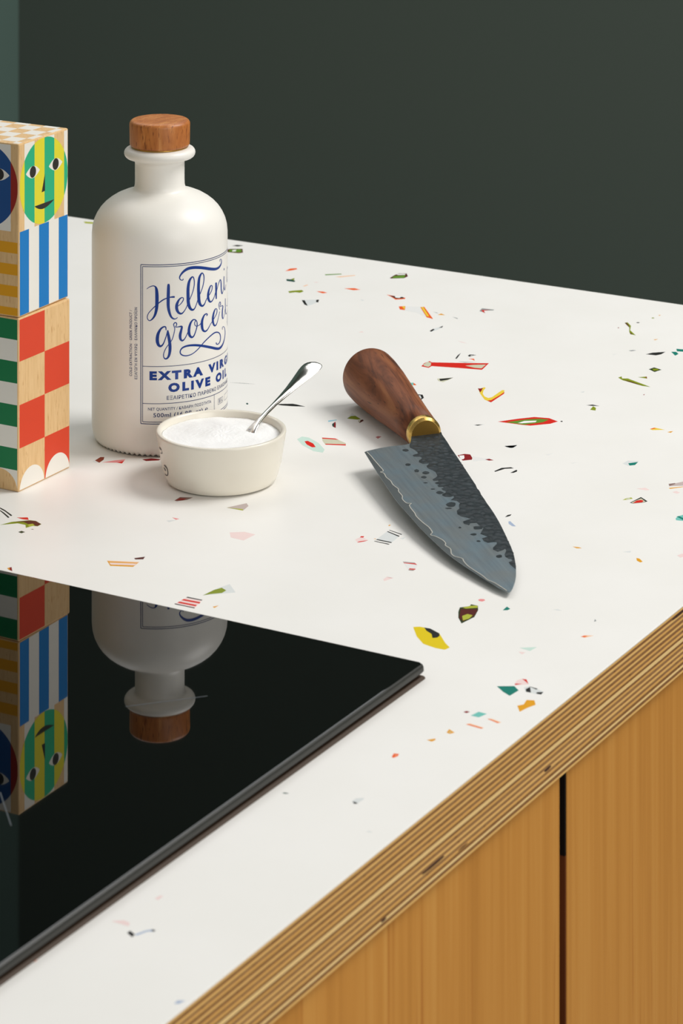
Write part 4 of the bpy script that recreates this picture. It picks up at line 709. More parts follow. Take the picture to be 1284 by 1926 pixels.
54.56,61.79 54.52,61.47 54.49,61.10 54.86,60.65 55.77,60.26 56.94,59.99 58.18,59.91 59.41,60.04 60.69,60.31 61.76,60.76 62.48,61.44 62.94,62.29 63.09,63.16 62.92,64.06 62.43,64.99 61.52,65.88 60.14,66.66 58.43,67.33 56.59,67.80 54.79,68.06 52.99,68.11 51.06,67.95 48.90,67.56 46.63,66.97 44.47,66.30 42.44,65.61 40.48,64.84 38.57,64.00 36.72,63.03 34.92,62.01 33.17,61.09 31.46,60.31 29.78,59.64 28.13,59.12 26.49,58.78 24.87,58.58 23.37,58.51 22.00,58.57 20.73,58.76 19.68,59.01 18.86,59.33 18.22,59.71 17.81,60.11 17.61,60.56 17.61,61.08 17.83,61.58 18.28,62.06 18.95,62.50 19.86,62.85 21.10,63.12 22.65,63.29 24.39,63.36 26.37,63.31 28.58,63.13 30.84,62.87 33.06,62.53 35.34,62.11 37.81,61.60 40.61,60.96 43.66,60.22 46.65,59.48 49.46,58.75 52.26,58.01 54.92,57.39 57.22,56.95 59.46,56.65 61.79,56.63 64.02,56.90 66.05,57.40 67.90,58.05 69.56,58.90 71.05,59.91 72.27,60.95 73.19,62.02 73.77,63.16 73.94,64.26 73.61,65.33 72.88,66.35 72.02,67.21 71.03,67.88 69.86,68.40 68.53,68.78 67.21,68.93 66.15,68.86 65.48,68.63 65.34,68.24 65.49,67.75 65.64,67.27|55.85,61.59 55.91,61.25 55.97,60.95 56.07,60.83 56.37,60.70 56.92,60.53 57.56,60.47 58.45,60.56 59.49,60.80 60.35,61.19 60.98,61.81 61.40,62.61 61.51,63.43 61.28,64.27 60.76,65.11 59.99,65.81 58.96,66.36 57.72,66.81 56.43,67.12 55.14,67.29 53.69,67.34 51.96,67.22 49.84,66.89 47.53,66.36 45.31,65.74 43.25,65.08 41.27,64.34 39.35,63.53 37.47,62.60 35.62,61.59 33.81,60.67 32.03,59.88 30.29,59.20 28.56,58.65 26.83,58.26 25.13,58.02 23.52,57.90 21.99,57.93 20.56,58.10 19.31,58.37 18.27,58.77 17.43,59.27 16.84,59.86 16.56,60.53 16.56,61.23 16.82,61.90 17.31,62.54 18.06,63.15 19.13,63.67 20.53,64.06 22.22,64.33 24.10,64.48 26.22,64.49 28.55,64.38 30.92,64.17 33.27,63.85 35.67,63.44 38.23,62.94 41.14,62.32 44.28,61.59 47.36,60.85 50.29,60.11 53.06,59.38 55.48,58.80 57.35,58.41 58.57,58.18 59.74,58.11 61.41,58.18 63.34,58.45 65.26,58.90 67.10,59.58 68.82,60.46 70.26,61.41 71.23,62.44 71.76,63.56 71.94,64.62 71.73,65.63 71.18,66.59 70.49,67.38 69.73,67.93 68.95,68.28 68.40,68.45 67.82,68.52 67.05,68.50 66.52,68.36 66.41,68.05 66.57,67.59 66.73,67.11""".split('\n')
names = [('letter_H', 0, 2), ('letters_ellen', 2, 7), ('letters_grocery', 7, 14), ('swash', 14, 15), ('swash', 15, 16)]
ribbon_obj('script_lettering', SCRIPT[0:7], ink, bottle, onb)
ribbon_obj('script_lettering', SCRIPT[7:14], ink, bottle, onb)
ribbon_obj('swash', SCRIPT[14:15], ink, bottle, onb)
ribbon_obj('swash', SCRIPT[15:16], ink, bottle, onb)
def curve_row(points, w):
    """points in (degrees, mm); constant width w mm"""
    k = RB * 1000 * pi / 180
    L, R = [], []
    for i, (p, z_) in enumerate(points):
        a = points[max(i - 1, 0)]
        c = points[min(i + 1, len(points) - 1)]
        dx, dz = (c[0] - a[0]) * k, c[1] - a[1]
        q = sqrt(dx * dx + dz * dz) or 1
        nx, nz_ = -dz / q * w / 2, dx / q * w / 2
        L.append('%.3f,%.3f' % (p + nx / k, z_ + nz_))
        R.append('%.3f,%.3f' % (p - nx / k, z_ - nz_))
    return ' '.join(L) + '|' + ' '.join(R)
# the ends of both words, out on the far side of the glass
cc = [(84.5, 99.6), (83.2, 101.2), (80.8, 100.6), (78.8, 97.6), (78.6, 94.4), (80.6, 92.6), (84, 93.6), (88, 97.0)]
ribbon_obj('script_lettering', [curve_row(cc, 0.75)], ink, bottle, onb)
yy = [(78.0, 79.2), (81, 78.4), (84, 80.6), (87.5, 86.0), (87.6, 79.0), (86, 70.0), (83, 66.6), (80.5, 69.2), (84, 74.8), (91, 81.2)]
ribbon_obj('script_lettering', [curve_row(yy, 0.65)], ink, bottle, onb)
def hline(p0, p1, z_, w):
    nn = max(2, int(abs(p1 - p0) / 2))
    return curve_row([(p0 + (p1 - p0) * i / nn, z_) for i in range(nn + 1)], w)
def vline(p, z0, z1, w):
    return curve_row([(p, z0), (p, z1)], w)
PR = 103.5
def frame(p0, z0, p1, z1, w):
    return [hline(p0, p1, z0, w), hline(p0, p1, z1, w), vline(p0, z0, z1, w), vline(p1, z0, z1, w)]
ribbon_obj('label_frame', frame(-15.8, 20.0, PR, 111.75, 0.42), ink2, bottle, onb)
ribbon_obj('label_frame', frame(-14.3, 21.1, PR - 1.6, 110.7, 0.36), ink2, bottle, onb)
ribbon_obj('label_rule', [hline(-14.3, PR - 1.6, 53.16, 0.34)], ink2, bottle, onb)
ribbon_obj('label_rule', [hline(-14.3, PR - 1.6, 31.74, 0.34)], ink2, bottle, onb)
ribbon_obj('label_rule', [vline(52.4, 31.7, 21.1, 0.3)], ink2, bottle, onb)
ribbon_obj('label_emblem', frame(58.0, 24.9, 63.6, 28.1, 0.2) + frame(63.6, 25.0, 67.0, 28.0, 0.2) + [hline(59.2, 62.4, z_, 0.3) for z_ in (25.8, 26.6, 27.4)] +
           [vline(60, 25.8, 27.4, 0.3), hline(64.6, 66.2, 25.9, 0.3), vline(64.8, 25.9, 27.3, 0.3)] +
           frame(71.0, 24.8, 84, 28.3, 0.2), ink2, bottle, onb)
def text_on_bottle(name, txt, p0, p1, zb, cap, m, bold=0.0, vert=False, spacing=1.0):
    cu = bpy.data.curves.new(name, 'FONT')
    cu.body = txt
    cu.size = 1.0
    cu.offset = bold
    cu.space_character = spacing
    cu.resolution_u = 3
    ob = bpy.data.objects.new(name, cu)
    COL.objects.link(ob)
    bpy.context.view_layer.update()
    me = bpy.data.meshes.new_from_object(ob.evaluated_get(bpy.context.evaluated_depsgraph_get()))
    bpy.data.objects.remove(ob)
    xs = [q.co.x for q in me.vertices]
    x0, x1 = min(xs), max(xs)
    capu = 0.729 + 2 * bold
    if vert:                      # reads upwards: p0 = degrees of the baseline, p1 = (z start, z end)
        k = (p1[1] - p1[0]) / (x1 - x0)
        for q in me.vertices:
            q.co = Vector((p0 - (q.co.y / capu * cap) / (RB * 1000) * 180 / pi, p1[0] + (q.co.x - x0) * k, 0))
    else:
        k = (p1 - p0) / (x1 - x0)
        for q in me.vertices:
            q.co = Vector((p0 + (q.co.x - x0) * k, zb + (q.co.y + bold) / capu * cap, 0))
    bm = bmesh.new()
    bm.from_mesh(me)
    a = min(q.co.x for q in bm.verts)
    e = max(q.co.x for q in bm.verts)
    g = math.floor(a / 2) * 2 + 2
    while g < e:
        bmesh.ops.bisect_plane(bm, geom=list(bm.verts) + list(bm.edges) + list(bm.faces), plane_co=(g, 0, 0), plane_no=(1, 0, 0))
        g += 2
    for q in bm.verts:
        q.co = Vector(onb(q.co.x, q.co.y, 0.00005))
    bm.to_mesh(me)
    bm.free()
    me.materials.clear()
    return link(name, me, m, bottle)
text_on_bottle('title_lettering', 'EXTRA VIRGIN', -8.5, 96.0, 45.24, 5.45, ink, 0.064, spacing=1.42)
text_on_bottle('title_lettering', 'OLIVE OIL', 7.0, 77.5, 38.1, 5.5, ink, 0.064, spacing=1.42)
text_on_bottle('small_lettering', 'ΕΞΑΙΡΕΤΙΚΟ ΠΑΡΘΕΝΟ ΕΛΑΙΟΛΑΔΟ', 5.8, 82.5, 33.75, 2.25, ink2, 0.014, spacing=1.1)
text_on_bottle('small_lettering', 'NET QUANTITY / ΚΑΘΑΡΗ ΠΟΣΟΤΗΤΑ:', -9.7, 48.4, 27.75, 1.75, ink2, 0.014, spacing=1.1)
text_on_bottle('small_lettering', '500ml (16.9fl. oz) ℮', -5.3, 44.0, 23.9, 2.5, ink2, 0.014, spacing=1.1)
text_on_bottle('side_lettering', 'COLD EXTRACTION · GREEK PRODUCT /', -23.6, (46.9, 85.0), 0, 1.7, ink2, 0.014, True, 1.1)
text_on_bottle('side_lettering', 'ΕΞΑΓΩΓΗ ΕΝ ΨΥΧΡΩ · ΕΛΛΗΝΙΚΟ ΠΡΟΪΟΝ', -18.9, (45.4, 86.8), 0, 1.7, ink2, 0.014, True, 1.1)

# ---------------------------------------------------------------- salt bowl, salt, spoon
SC_ = Vector((-0.8882, 1.4128, TOP))
glaze = mat('cream_glaze', rgb(232, 226, 212), 0.22, spec=0.5)
bowl = tag(empty('salt_bowl', SC_), 'small cream glazed bowl filled with white salt before the bottle', 'bowl')
bp = [(0.0, 0.0012), (0.0262, 0.0012), (0.0272, 0.0), (0.0284, 0.0003), (0.0309, 0.0015), (0.0322, 0.0045), (0.0330, 0.0079), (0.0341, 0.0114), (0.0349, 0.0166), (0.0357, 0.0219), (0.0366, 0.0272)]
bp += [(0.03670, 0.0281), (0.0365, 0.0288), (0.0359, 0.0290), (0.0349, 0.0290), (0.0342, 0.0286), (0.0338, 0.0277)]
bp += [(0.0330, 0.0219), (0.0322, 0.0166), (0.0312, 0.0110), (0.0298, 0.0075), (0.0270, 0.0050), (0.0, 0.0045)]
lathe('bowl_body', bp, glaze, bowl, 96)
bz = [q[1] for q in bp[2:12]]
br = [q[0] for q in bp[2:12]]
def onbowl(deg, zmm):
    z_ = max(zmm / 1000, 0.0004)
    r = br[-1]
    for i in range(len(bz) - 1):
        if bz[i] <= z_ <= bz[i + 1]:
            t = (z_ - bz[i]) / (bz[i + 1] - bz[i] + 1e-9)
            r = br[i] + t * (br[i + 1] - br[i])
            break
    a = radians(deg)
    return ((r + 0.00012) * cos(a), (r + 0.00012) * sin(a), z_)
BMARK = """-127.02,12.83 -126.48,12.75 -126.27,12.62 -125.89,12.52 -125.16,12.45 -124.39,12.35 -123.47,12.28 -122.70,12.20 -121.92,12.14 -121.33,12.04 -120.76,11.91 -120.51,11.69 -120.28,11.45 -120.20,11.13 -120.28,10.75 -120.38,10.37 -120.81,9.94 -121.10,9.53 -121.73,9.08 -122.56,8.60 -123.43,8.15 -124.30,7.77 -125.00,7.49 -125.37,7.34 -125.36,7.31 -125.91,7.22 -126.87,7.16 -128.00,7.11 -129.11,7.07 -129.88,7.12 -130.98,7.12|-126.15,13.18 -125.08,13.34 -124.00,13.49 -123.06,13.53 -122.13,13.48 -121.51,13.32 -120.91,13.16 -120.33,13.01 -119.91,12.81 -119.49,12.59 -119.09,12.38 -118.84,12.13 -118.60,11.86 -118.53,11.51 -118.46,11.15 -118.71,10.72 -118.97,10.29 -119.40,9.83 -119.85,9.38 -120.31,8.93 -120.96,8.44 -121.80,7.97 -122.87,7.51 -124.16,7.07 -126.20,6.63 -127.88,6.47 -129.02,6.49 -129.97,6.54 -130.90,6.59 -131.66,6.67 -132.41,6.75
-129.30,10.86 -128.90,10.68 -128.33,10.53 -128.10,10.34 -127.88,10.14 -127.66,9.95 -127.60,9.75 -127.40,9.63 -127.36,9.50 -127.15,9.40|-126.88,11.51 -125.97,11.46 -125.21,11.37 -124.61,11.23 -124.36,11.01 -124.13,10.79 -124.07,10.56 -124.21,10.34 -124.52,10.11 -124.83,9.89
-134.09,21.80 -133.74,21.59 -133.55,21.36 -133.20,21.17 -132.69,21.03 -132.00,20.91 -131.15,20.84 -130.12,20.87 -129.09,20.95 -128.07,21.04|-132.28,22.27 -130.93,22.33 -129.74,22.35 -128.87,22.29 -128.18,22.18 -127.80,22.01 -127.45,21.87 -127.26,21.72 -127.08,21.57 -127.04,21.37
-133.51,18.42 -132.33,18.58 -131.31,18.71 -130.46,18.81 -129.59,18.85 -128.38,18.92 -126.65,19.29 -126.17,19.69 -126.20,20.07 -126.24,20.41 -126.61,20.61 -126.99,20.77 -127.52,20.89|-132.36,18.92 -131.17,19.10 -130.15,19.24 -128.95,19.39 -128.07,19.40 -127.36,19.39 -127.87,19.22 -127.56,19.43 -127.41,19.81 -127.44,20.14 -127.48,20.38 -127.84,20.54 -128.21,20.70""".split('\n')
brown_ink = mat('black_glaze_line', rgb(52, 44, 38), 0.3)
for row in BMARK:
    ribbon_obj('painted_line', [row], brown_ink, bowl, onbowl)['label'] = 'black painted line on the bowl side'
# salt: a heap with an uneven surface
salt_m = mat('salt_grains', rgb(246, 246, 245), 0.75, spec=0.3)
n, l, b = nodes(salt_m)
nz = n.new('ShaderNodeTexNoise'); nz.inputs['Scale'].default_value = 1600; nz.inputs['Detail'].default_value = 2
tc = n.new('ShaderNodeTexCoord'); l.new(tc.outputs['Object'], nz.inputs['Vector'])
bpn = n.new('ShaderNodeBump'); bpn.inputs['Strength'].default_value = 0.5; bpn.inputs['Distance'].default_value = 0.0003
l.new(nz.outputs['Fac'], bpn.inputs['Height']); l.new(bpn.outputs[0], b.inputs['Normal'])
v, f = [], []
NR, NA = 44, 120
fd = Vector((-CFW.x, -CFW.y))
rd = Vector((CRT.x, CRT.y))
def salt_z(x, y):
    p = Vector((x, y))
    t = p.dot(fd) / 0.034
    s = p.dot(rd) / 0.034
    z_ = 0.0258 + 0.0006 * t - 0.0003 * s
    z_ += 0.0010 * math.exp(-((t + 0.25) ** 2 + (s - 0.05) ** 2) / 0.22)
    z_ -= 0.0012 / (1 + math.exp(-(t - 0.30 + 0.5 * s) * 14)) * (1 - max(0, t))
    z_ += 0.0007 * noise.noise(Vector((x * 90, y * 90, 2))) + 0.00032 * noise.noise(Vector((x * 900, y * 900, 5)))
    return z_
for i in range(NR + 1):
    for k in range(NA):
        a = 2 * pi * k / NA
        r = 0.0336 * i / NR
        x, y = r * cos(a), r * sin(a)
        z_ = salt_z(x, y)
        rr = 0.0326 + 0.0012 * min(max((z_ - 0.02) / 0.007, 0), 1)
        if r > rr:
            x, y = x * rr / r, y * rr / r
        v.append((x, y, z_))
for i in range(NR):
    for k in range(NA):
        k2 = (k + 1) % NA
        f.append((i * NA + k, (i + 1) * NA + k, (i + 1) * NA + k2, i * NA + k2))
base_i = len(v)
for k in range(NA):
    a = 2 * pi * k / NA
    v.append((0.0295 * cos(a), 0.0295 * sin(a), 0.0085))
for k in range(NA):
    k2 = (k + 1) % NA
    f.append((NR * NA + k, base_i + k, base_i + k2, NR * NA + k2))
f.append(tuple(base_i + k for k in reversed(range(NA))))
salt = pydata('salt', v, f, salt_m, None, SC_, True)
tag(salt, 'fine white salt heaped in the small cream bowl', 'salt', kind='stuff')

# spoon
steel = mat('polished_steel', rgb(226, 222, 216), 0.09, 1.0)
E0 = Vector((-0.0520 * cos(YAW) - 1.6706 * sin(YAW), -0.0520 * sin(YAW) + 1.6706 * cos(YAW), 0.0262 + TOP))
dirv = (CRT * 0.00945 + CFW * 0.0182 + Vector((0, 0, 0.0046))).normalized()
side = dirv.cross(Vector((0, 0, 1))).normalized()
upv = side.cross(dirv)
spoon = tag(empty('salt_spoon', E0), 'polished steel spoon standing in the salt with its handle resting on the rim', 'spoon')
def sweep(name, st, m, parent, nseg=20):
    """st = [(s, width, thick, dish, lift)] along dirv; dish hollows the upper side"""
    v, f = [], []
    for s, w, t, dish, lift in st:
        for k in range(nseg):
            a = 2 * pi * k / nseg
            x, y = cos(a) * w / 2, sin(a) * t / 2
            if sin(a) > 0:
                y -= dish * (1 - (2 * x / w) ** 2)
            else:
                y -= dish * 0.8 * (1 - (2 * x / w) ** 2)
            p = dirv * s + side * x + upv * (y + lift)
            v.append(p)
    for i in range(len(st) - 1):
        for k in range(nseg):
            k2 = (k + 1) % nseg
            f.append((i * nseg + k, i * nseg + k2, (i + 1) * nseg + k2, (i + 1) * nseg + k))
    f.append(tuple(range(nseg)))
    f.append(tuple((len(st) - 1) * nseg + k for k in range(nseg)))
    return pydata(name, v, f, m, parent, None, True)
hs = [(-0.004, 0.0078, 0.0010, 0.0004, -0.0022), (0.0, 0.0066, 0.0012, 0.0003, -0.0009), (0.004, 0.0054, 0.0015, 0.0002, 0.0001), (0.008, 0.0043, 0.0019, 0.0001, 0.0005), (0.012, 0.0034, 0.0021, 0.0, 0.0008),
      (0.020, 0.0030, 0.0022, -0.0001, 0.0010), (0.030, 0.0033, 0.0021, -0.0001, 0.0010), (0.040, 0.0042, 0.0019, -0.0001, 0.0008), (0.050, 0.0054, 0.0017, 0.0, 0.0006),
      (0.060, 0.0070, 0.0015, 0.0, 0.0005), (0.067, 0.0084, 0.0014, 0.0001, 0.0005), (0.0725, 0.0094, 0.0013, 0.0002, 0.0006), (0.0760, 0.0096, 0.0013, 0.0002, 0.0007),
      (0.0785, 0.0091, 0.0012, 0.0001, 0.0008), (0.0803, 0.0076, 0.0011, 0.0, 0.0009), (0.0813, 0.0054, 0.0010, 0.0, 0.0010), (0.0818, 0.0025, 0.0008, 0.0, 0.0010)]
hs = [(s_, w_ * (1 + 0.34 * min(1, max(0, (s_ - 0.028) / 0.035))), t_, d_, l_) for s_, w_, t_, d_, l_ in hs]
sweep('spoon_handle', hs, steel, spoon)
bs_ = [(-0.024, 0.003, 0.0008, 0.0, -0.0010), (-0.023, 0.0070, 0.0010, 0.0010, -0.0014), (-0.020, 0.0108, 0.0010, 0.0022, -0.0018), (-0.016, 0.0126, 0.0010, 0.0030, -0.0028),
       (-0.012, 0.0126, 0.0010, 0.0030, -0.0028), (-0.008, 0.0108, 0.0010, 0.0022, -0.0026), (-0.005, 0.0086, 0.0011, 0.0010, -0.0024), (-0.0035, 0.0077, 0.0011, 0.0004, -0.0022)]
sweep('spoon_bowl', bs_, steel, spoon)

# ---------------------------------------------------------------- knife
FK = Vector((-0.80713, 1.50512, 0.01310)) + Vector((0, 0, TOP))
BK = Vector((-0.88828, 1.58060, 0.01790)) + Vector((0, 0, TOP))
av = (FK - BK).normalized()
b0 = Vector((0, 0, 1)).cross(av).normalized()
c0 = av.cross(b0)
roll = radians(1.0)
bv = b0 * cos(roll) + c0 * sin(roll)
cv_ = av.cross(bv)
knife = empty('kitchen_knife', FK)
knife.rotation_euler = Matrix((av, bv, cv_)).transposed().to_euler()
tag(knife, 'kitchen knife with hammered dark blade and walnut handle on the worktop', 'knife')
LH = (FK - BK).length
walnut = wood('walnut', rgb(62, 30, 15), rgb(122, 70, 42), rgb(152, 98, 62), (9, 62, 62),
              fleck=((90, 1000, 1000), rgb(66, 38, 24), 0.68), rough=0.52, bump=0.08, spec=0.28, distort=1.6, detail=5, lo=0.32, hi=0.66, mid=0.48)
def along(name, prof, m, parent, seg=72):
    """lathe round the knife's own axis; prof = [(s, r)]"""
    v, f = [], []
    for s, r in prof:
        for k in range(seg):
            a = 2 * pi * k / seg
            v.append((s, r * cos(a), r * sin(a)))
    for i in range(len(prof) - 1):
        for k in range(seg):
            k2 = (k + 1) % seg
            f.append((i * seg + k, i * seg + k2, (i + 1) * seg + k2, (i + 1) * seg + k))
    f.append(tuple(range(seg)))
    f.append(tuple((len(prof) - 1) * seg + k for k in range(seg)))
    return pydata(name, v, f, m, parent, None, True)
hp = [(-LH, 0.0), (-LH, 0.0115)] + [(-LH + 0.0062 - 0.0062 * cos(radians(q)), 0.0112 + 0.0060 * sin(radians(q))) for q in (10, 25, 40, 55, 70, 85)]
hp += [(-LH + 0.014, 0.0172), (-LH + 0.030, 0.01635), (-LH + 0.050, 0.0146), (-LH + 0.070, 0.0127), (-LH + 0.090, 0.0110), (-0.0050, 0.0100), (-0.0050, 0.0)]
along('handle', hp, walnut, knife)
brass = mat('brass', rgb(206, 170, 96), 0.3, 1.0)
n, l, b = nodes(brass)
tc = n.new('ShaderNodeTexCoord'); mp = n.new('ShaderNodeMapping'); mp.inputs['Scale'].default_value = (60, 900, 900)
nz = n.new('ShaderNodeTexNoise'); nz.inputs['Scale'].default_value = 1
l.new(tc.outputs['Object'], mp.inputs[0]); l.new(mp.outputs[0], nz.inputs['Vector'])
rp = ramp(n, [(0.3, (0.22, 0.22, 0.22, 1)), (0.7, (0.42, 0.42, 0.42, 1))]); l.new(nz.outputs['Fac'], rp.inputs[0]); l.new(rp.outputs[0], b.inputs['Roughness'])
fer = along('ferrule', [(-0.0050, 0.0), (-0.0050, 0.01005), (-0.0018, 0.01000), (-0.0013, 0.00985), (0.0, 0.0085), (0.0, 0.0)], brass, knife)
smooth_by_angle(fer, 20)
fface = mat('brass_face_shaded', rgb(124, 94, 34), 0.5, 0.7)  # same brass coloured darker, shade of the set-back end face
along('ferrule_face', [(-0.001, 0.0), (-0.001, 0.0083), (0.00008, 0.0083), (0.00008, 0.0)], fface, knife)['label'] = 'dull end face of the brass ferrule with shade in its darker colour'
smooth_by_angle(COL.objects[-1], 20)
KE = [(x / 1000, y / 1000) for x, y in pts('15.02,-41.73 23.29,-42.51 32.67,-43.31 46.55,-44.49 59.15,-45.31 70.98,-46.15 82.65,-46.97 93.72,-47.42 120.51,-47.15 128.85,-47.18 137.24,-46.79 145.33,-46.34 152.07,-45.90 158.76,-45.47 164.98,-44.90 171.49,-44.00 177.45,-42.93 184.83,-41.48 191.74,-39.90 198.80,-38.41 205.31,-36.75 214.07,-34.61 219.23,-32.52 222.05,-31.35')]
KS = [(x / 1000, y / 1000) for x, y in pts('220.41,-29.85 217.32,-27.81 210.92,-24.29 206.22,-22.03 201.41,-20.00 192.54,-16.71 184.40,-14.24 176.63,-12.11 167.55,-10.18 158.80,-8.67 150.53,-7.17 142.14,-5.74 133.05,-4.35 123.77,-3.19 115.73,-2.38 108.28,-1.80 101.68,-1.07 95.82,-0.62 91.44,0.24 86.19,0.45 81.64,1.37 76.66,1.85 37.62,5.82 31.70,6.34 26.94,6.76 20.99,7.41 15.02,8.14 8.34,8.75 2.83,9.22 -1.31,10.11')]
KNK = [(x / 1000, y / 1000) for x, y in pts('-2.87,-7.71 4.13,-10.19 9.89,-12.44 10.89,-14.36 11.30,-18.09 11.04,-24.29 11.95,-32.19 13.60,-38.52 14.20,-40.49')]
out = KE + KS + KNK
bl = mat('brushed_blade', rgb(150, 158, 160), 0.36, 0.85)
n, l, b = nodes(bl)
tc = n.new('ShaderNodeTexCoord'); mp = n.new('ShaderNodeMapping'); mp.inputs['Scale'].default_value = (30, 500, 30)
mp.inputs['Rotation'].default_value = (0, 0, radians(70))
nz = n.new('ShaderNodeTexNoise'); nz.inputs['Scale'].default_value = 1; nz.inputs['Detail'].default_value = 5
l.new(tc.outputs['Object'], mp.inputs[0]); l.new(mp.outputs[0], nz.inputs['Vector'])
rp = ramp(n, [(0.3, rgb(126, 137, 142)), (0.5, rgb(136, 147, 152)), (0.72, rgb(144, 155, 160))]); l.new(nz.outputs['Fac'], rp.inputs[0])
n3 = n.new('ShaderNodeTexNoise'); n3.inputs['Scale'].default_value = 55; n3.inputs['Detail'].default_value = 2
l.new(tc.outputs['Object'], n3.inputs['Vector'])
r3 = ramp(n, [(0.34, (1.04, 0.98, 0.93, 1)), (0.5, (1, 1, 1, 1)), (0.66, (0.92, 1.02, 1.08, 1))])
l.new(n3.outputs['Fac'], r3.inputs[0])
mx = n.new('ShaderNodeMix'); mx.data_type = 'RGBA'; mx.blend_type = 'MULTIPLY'; mx.inputs['Factor'].default_value = 1
l.new(rp.outputs[0], mx.inputs['A']); l.new(r3.outputs[0], mx.inputs['B']); l.new(mx.outputs['Result'], b.inputs['Base Color'])
def thick(i):
    if i < len(KE):
        return 0.0003
    j = i - len(KE)
    if j < len(KS):
        return 0.0004 + 0.0022 * min(1, j / 12)
    j -= len(KS)
    return (0.0026, 0.0026, 0.0024, 0.0020, 0.0016, 0.0012, 0.0008, 0.0005, 0.0004)[min(j, 8)]
nn = len(out)
tri = tessellate_polygon([[Vector((p[0], p[1], 0)) for p in out]])
v = [(p[0], p[1], 0) for p in out] + [(p[0], p[1], -thick(i)) for i, p in enumerate(out)]
f = [tuple(t) for t in tri] + [tuple(nn + q for q in reversed(t)) for t in tri] + [(i, (i + 1) % nn, nn + (i + 1) % nn, nn + i) for i in range(nn)]
blade = pydata('blade', v, f, bl, knife)
dark_m = mat('forge_scale', rgb(62, 68, 71), 0.46, 0.1, spec=0.28)
n, l, b = nodes(dark_m)
tc = n.new('ShaderNodeTexCoord'); mp = n.new('ShaderNodeMapping'); mp.inputs['Scale'].default_value = (165, 185, 100)
vo = n.new('ShaderNodeTexVoronoi'); vo.inputs['Scale'].default_value = 1.0; vo.feature = 'SMOOTH_F1'; vo.inputs['Smoothness'].default_value = 0.12; vo.inputs['Randomness'].default_value = 0.85
l.new(tc.outputs['Object'], mp.inputs[0]); l.new(mp.outputs[0], vo.inputs['Vector'])
bpn = n.new('ShaderNodeBump'); bpn.inputs['Strength'].default_value = 1.0; bpn.inputs['Distance'].default_value = 0.0006; bpn.invert = True
l.new(vo.outputs['Distance'], bpn.inputs['Height']); l.new(bpn.outputs[0], b.inputs['Normal'])
nz = n.new('ShaderNodeTexNoise'); nz.inputs['Scale'].default_value = 260; nz.inputs['Detail'].default_value = 4; l.new(tc.outputs['Object'], nz.inputs['Vector'])
rp = ramp(n, [(0.3, rgb(28, 35, 38)), (0.7, rgb(46, 55, 59))]); l.new(nz.outputs['Fac'], rp.inputs[0]); l.new(rp.outputs[0], b.inputs['Base Color'])
SCL = [(x / 1000, y / 1000) for x, y in pts('-2.87,-7.71 1.95,-9.19 8.77,-12.07 12.83,-14.11 16.24,-15.03 19.73,-13.74 24.19,-13.23 26.74,-13.64 27.32,-15.62 28.29,-17.51 30.41,-17.34 31.67,-14.20 33.19,-13.60 35.30,-14.54 36.76,-16.37 39.19,-17.42 42.60,-16.14 42.83,-13.56 42.83,-12.45 46.47,-15.25 49.93,-15.55 53.36,-14.09 56.53,-13.42 62.13,-14.26 64.04,-15.58 66.35,-18.56 68.25,-18.77 68.99,-16.85 68.66,-14.99 69.95,-14.56 70.84,-17.92 71.94,-19.18 73.44,-18.82 74.28,-16.94 75.70,-18.95 77.95,-19.08 78.50,-16.67 79.47,-16.14 80.83,-18.34 82.76,-18.37 85.17,-17.26 86.84,-18.06 88.32,-20.52 90.35,-21.22 92.68,-20.31 93.44,-17.57 92.93,-15.66 95.05,-16.06 98.29,-19.27 98.15,-18.69 99.64,-16.36 103.82,-15.69 106.94,-17.51 110.58,-18.42 113.21,-20.91 117.68,-22.16 121.59,-21.29 123.49,-19.14 126.14,-17.26 126.79,-19.37 128.34,-22.75 131.16,-23.28 134.07,-21.28 131.70,-19.73 132.18,-16.39 135.40,-16.38 140.01,-15.34 146.90,-19.61 149.21,-18.59 151.76,-17.20 152.81,-20.82 156.51,-21.24 159.56,-20.04 159.52,-17.26 159.91,-15.33 162.25,-15.96 166.24,-19.64 168.84,-20.45 172.11,-19.13 171.10,-16.24 169.52,-14.04 172.43,-14.57 176.23,-16.90 179.36,-17.70 182.20,-16.93 182.85,-15.58 185.49,-16.11 186.63,-18.49 189.65,-18.80 196.27,-18.20')]
sp_rev = [p for p in reversed(KS)]
i0 = min(range(len(KS)), key=lambda i: (KS[i][0] - SCL[-1][0]) ** 2 + (KS[i][1] - SCL[-1][1]) ** 2)
dk = plate('hammered_scale', SCL + KS[i0:], -0.0002, 0.00006, dark_m, blade)
dk['label'] = 'black hammered forge scale along the spine'
def inside(p, poly):
    r = False
    for i in range(len(poly)):
        (x0, y0), (x1, y1) = poly[i - 1], poly[i]
        if (y0 > p[1]) != (y1 > p[1]) and p[0] < (x1 - x0) * (p[1] - y0) / (y1 - y0) + x0:
            r = not r
    return r
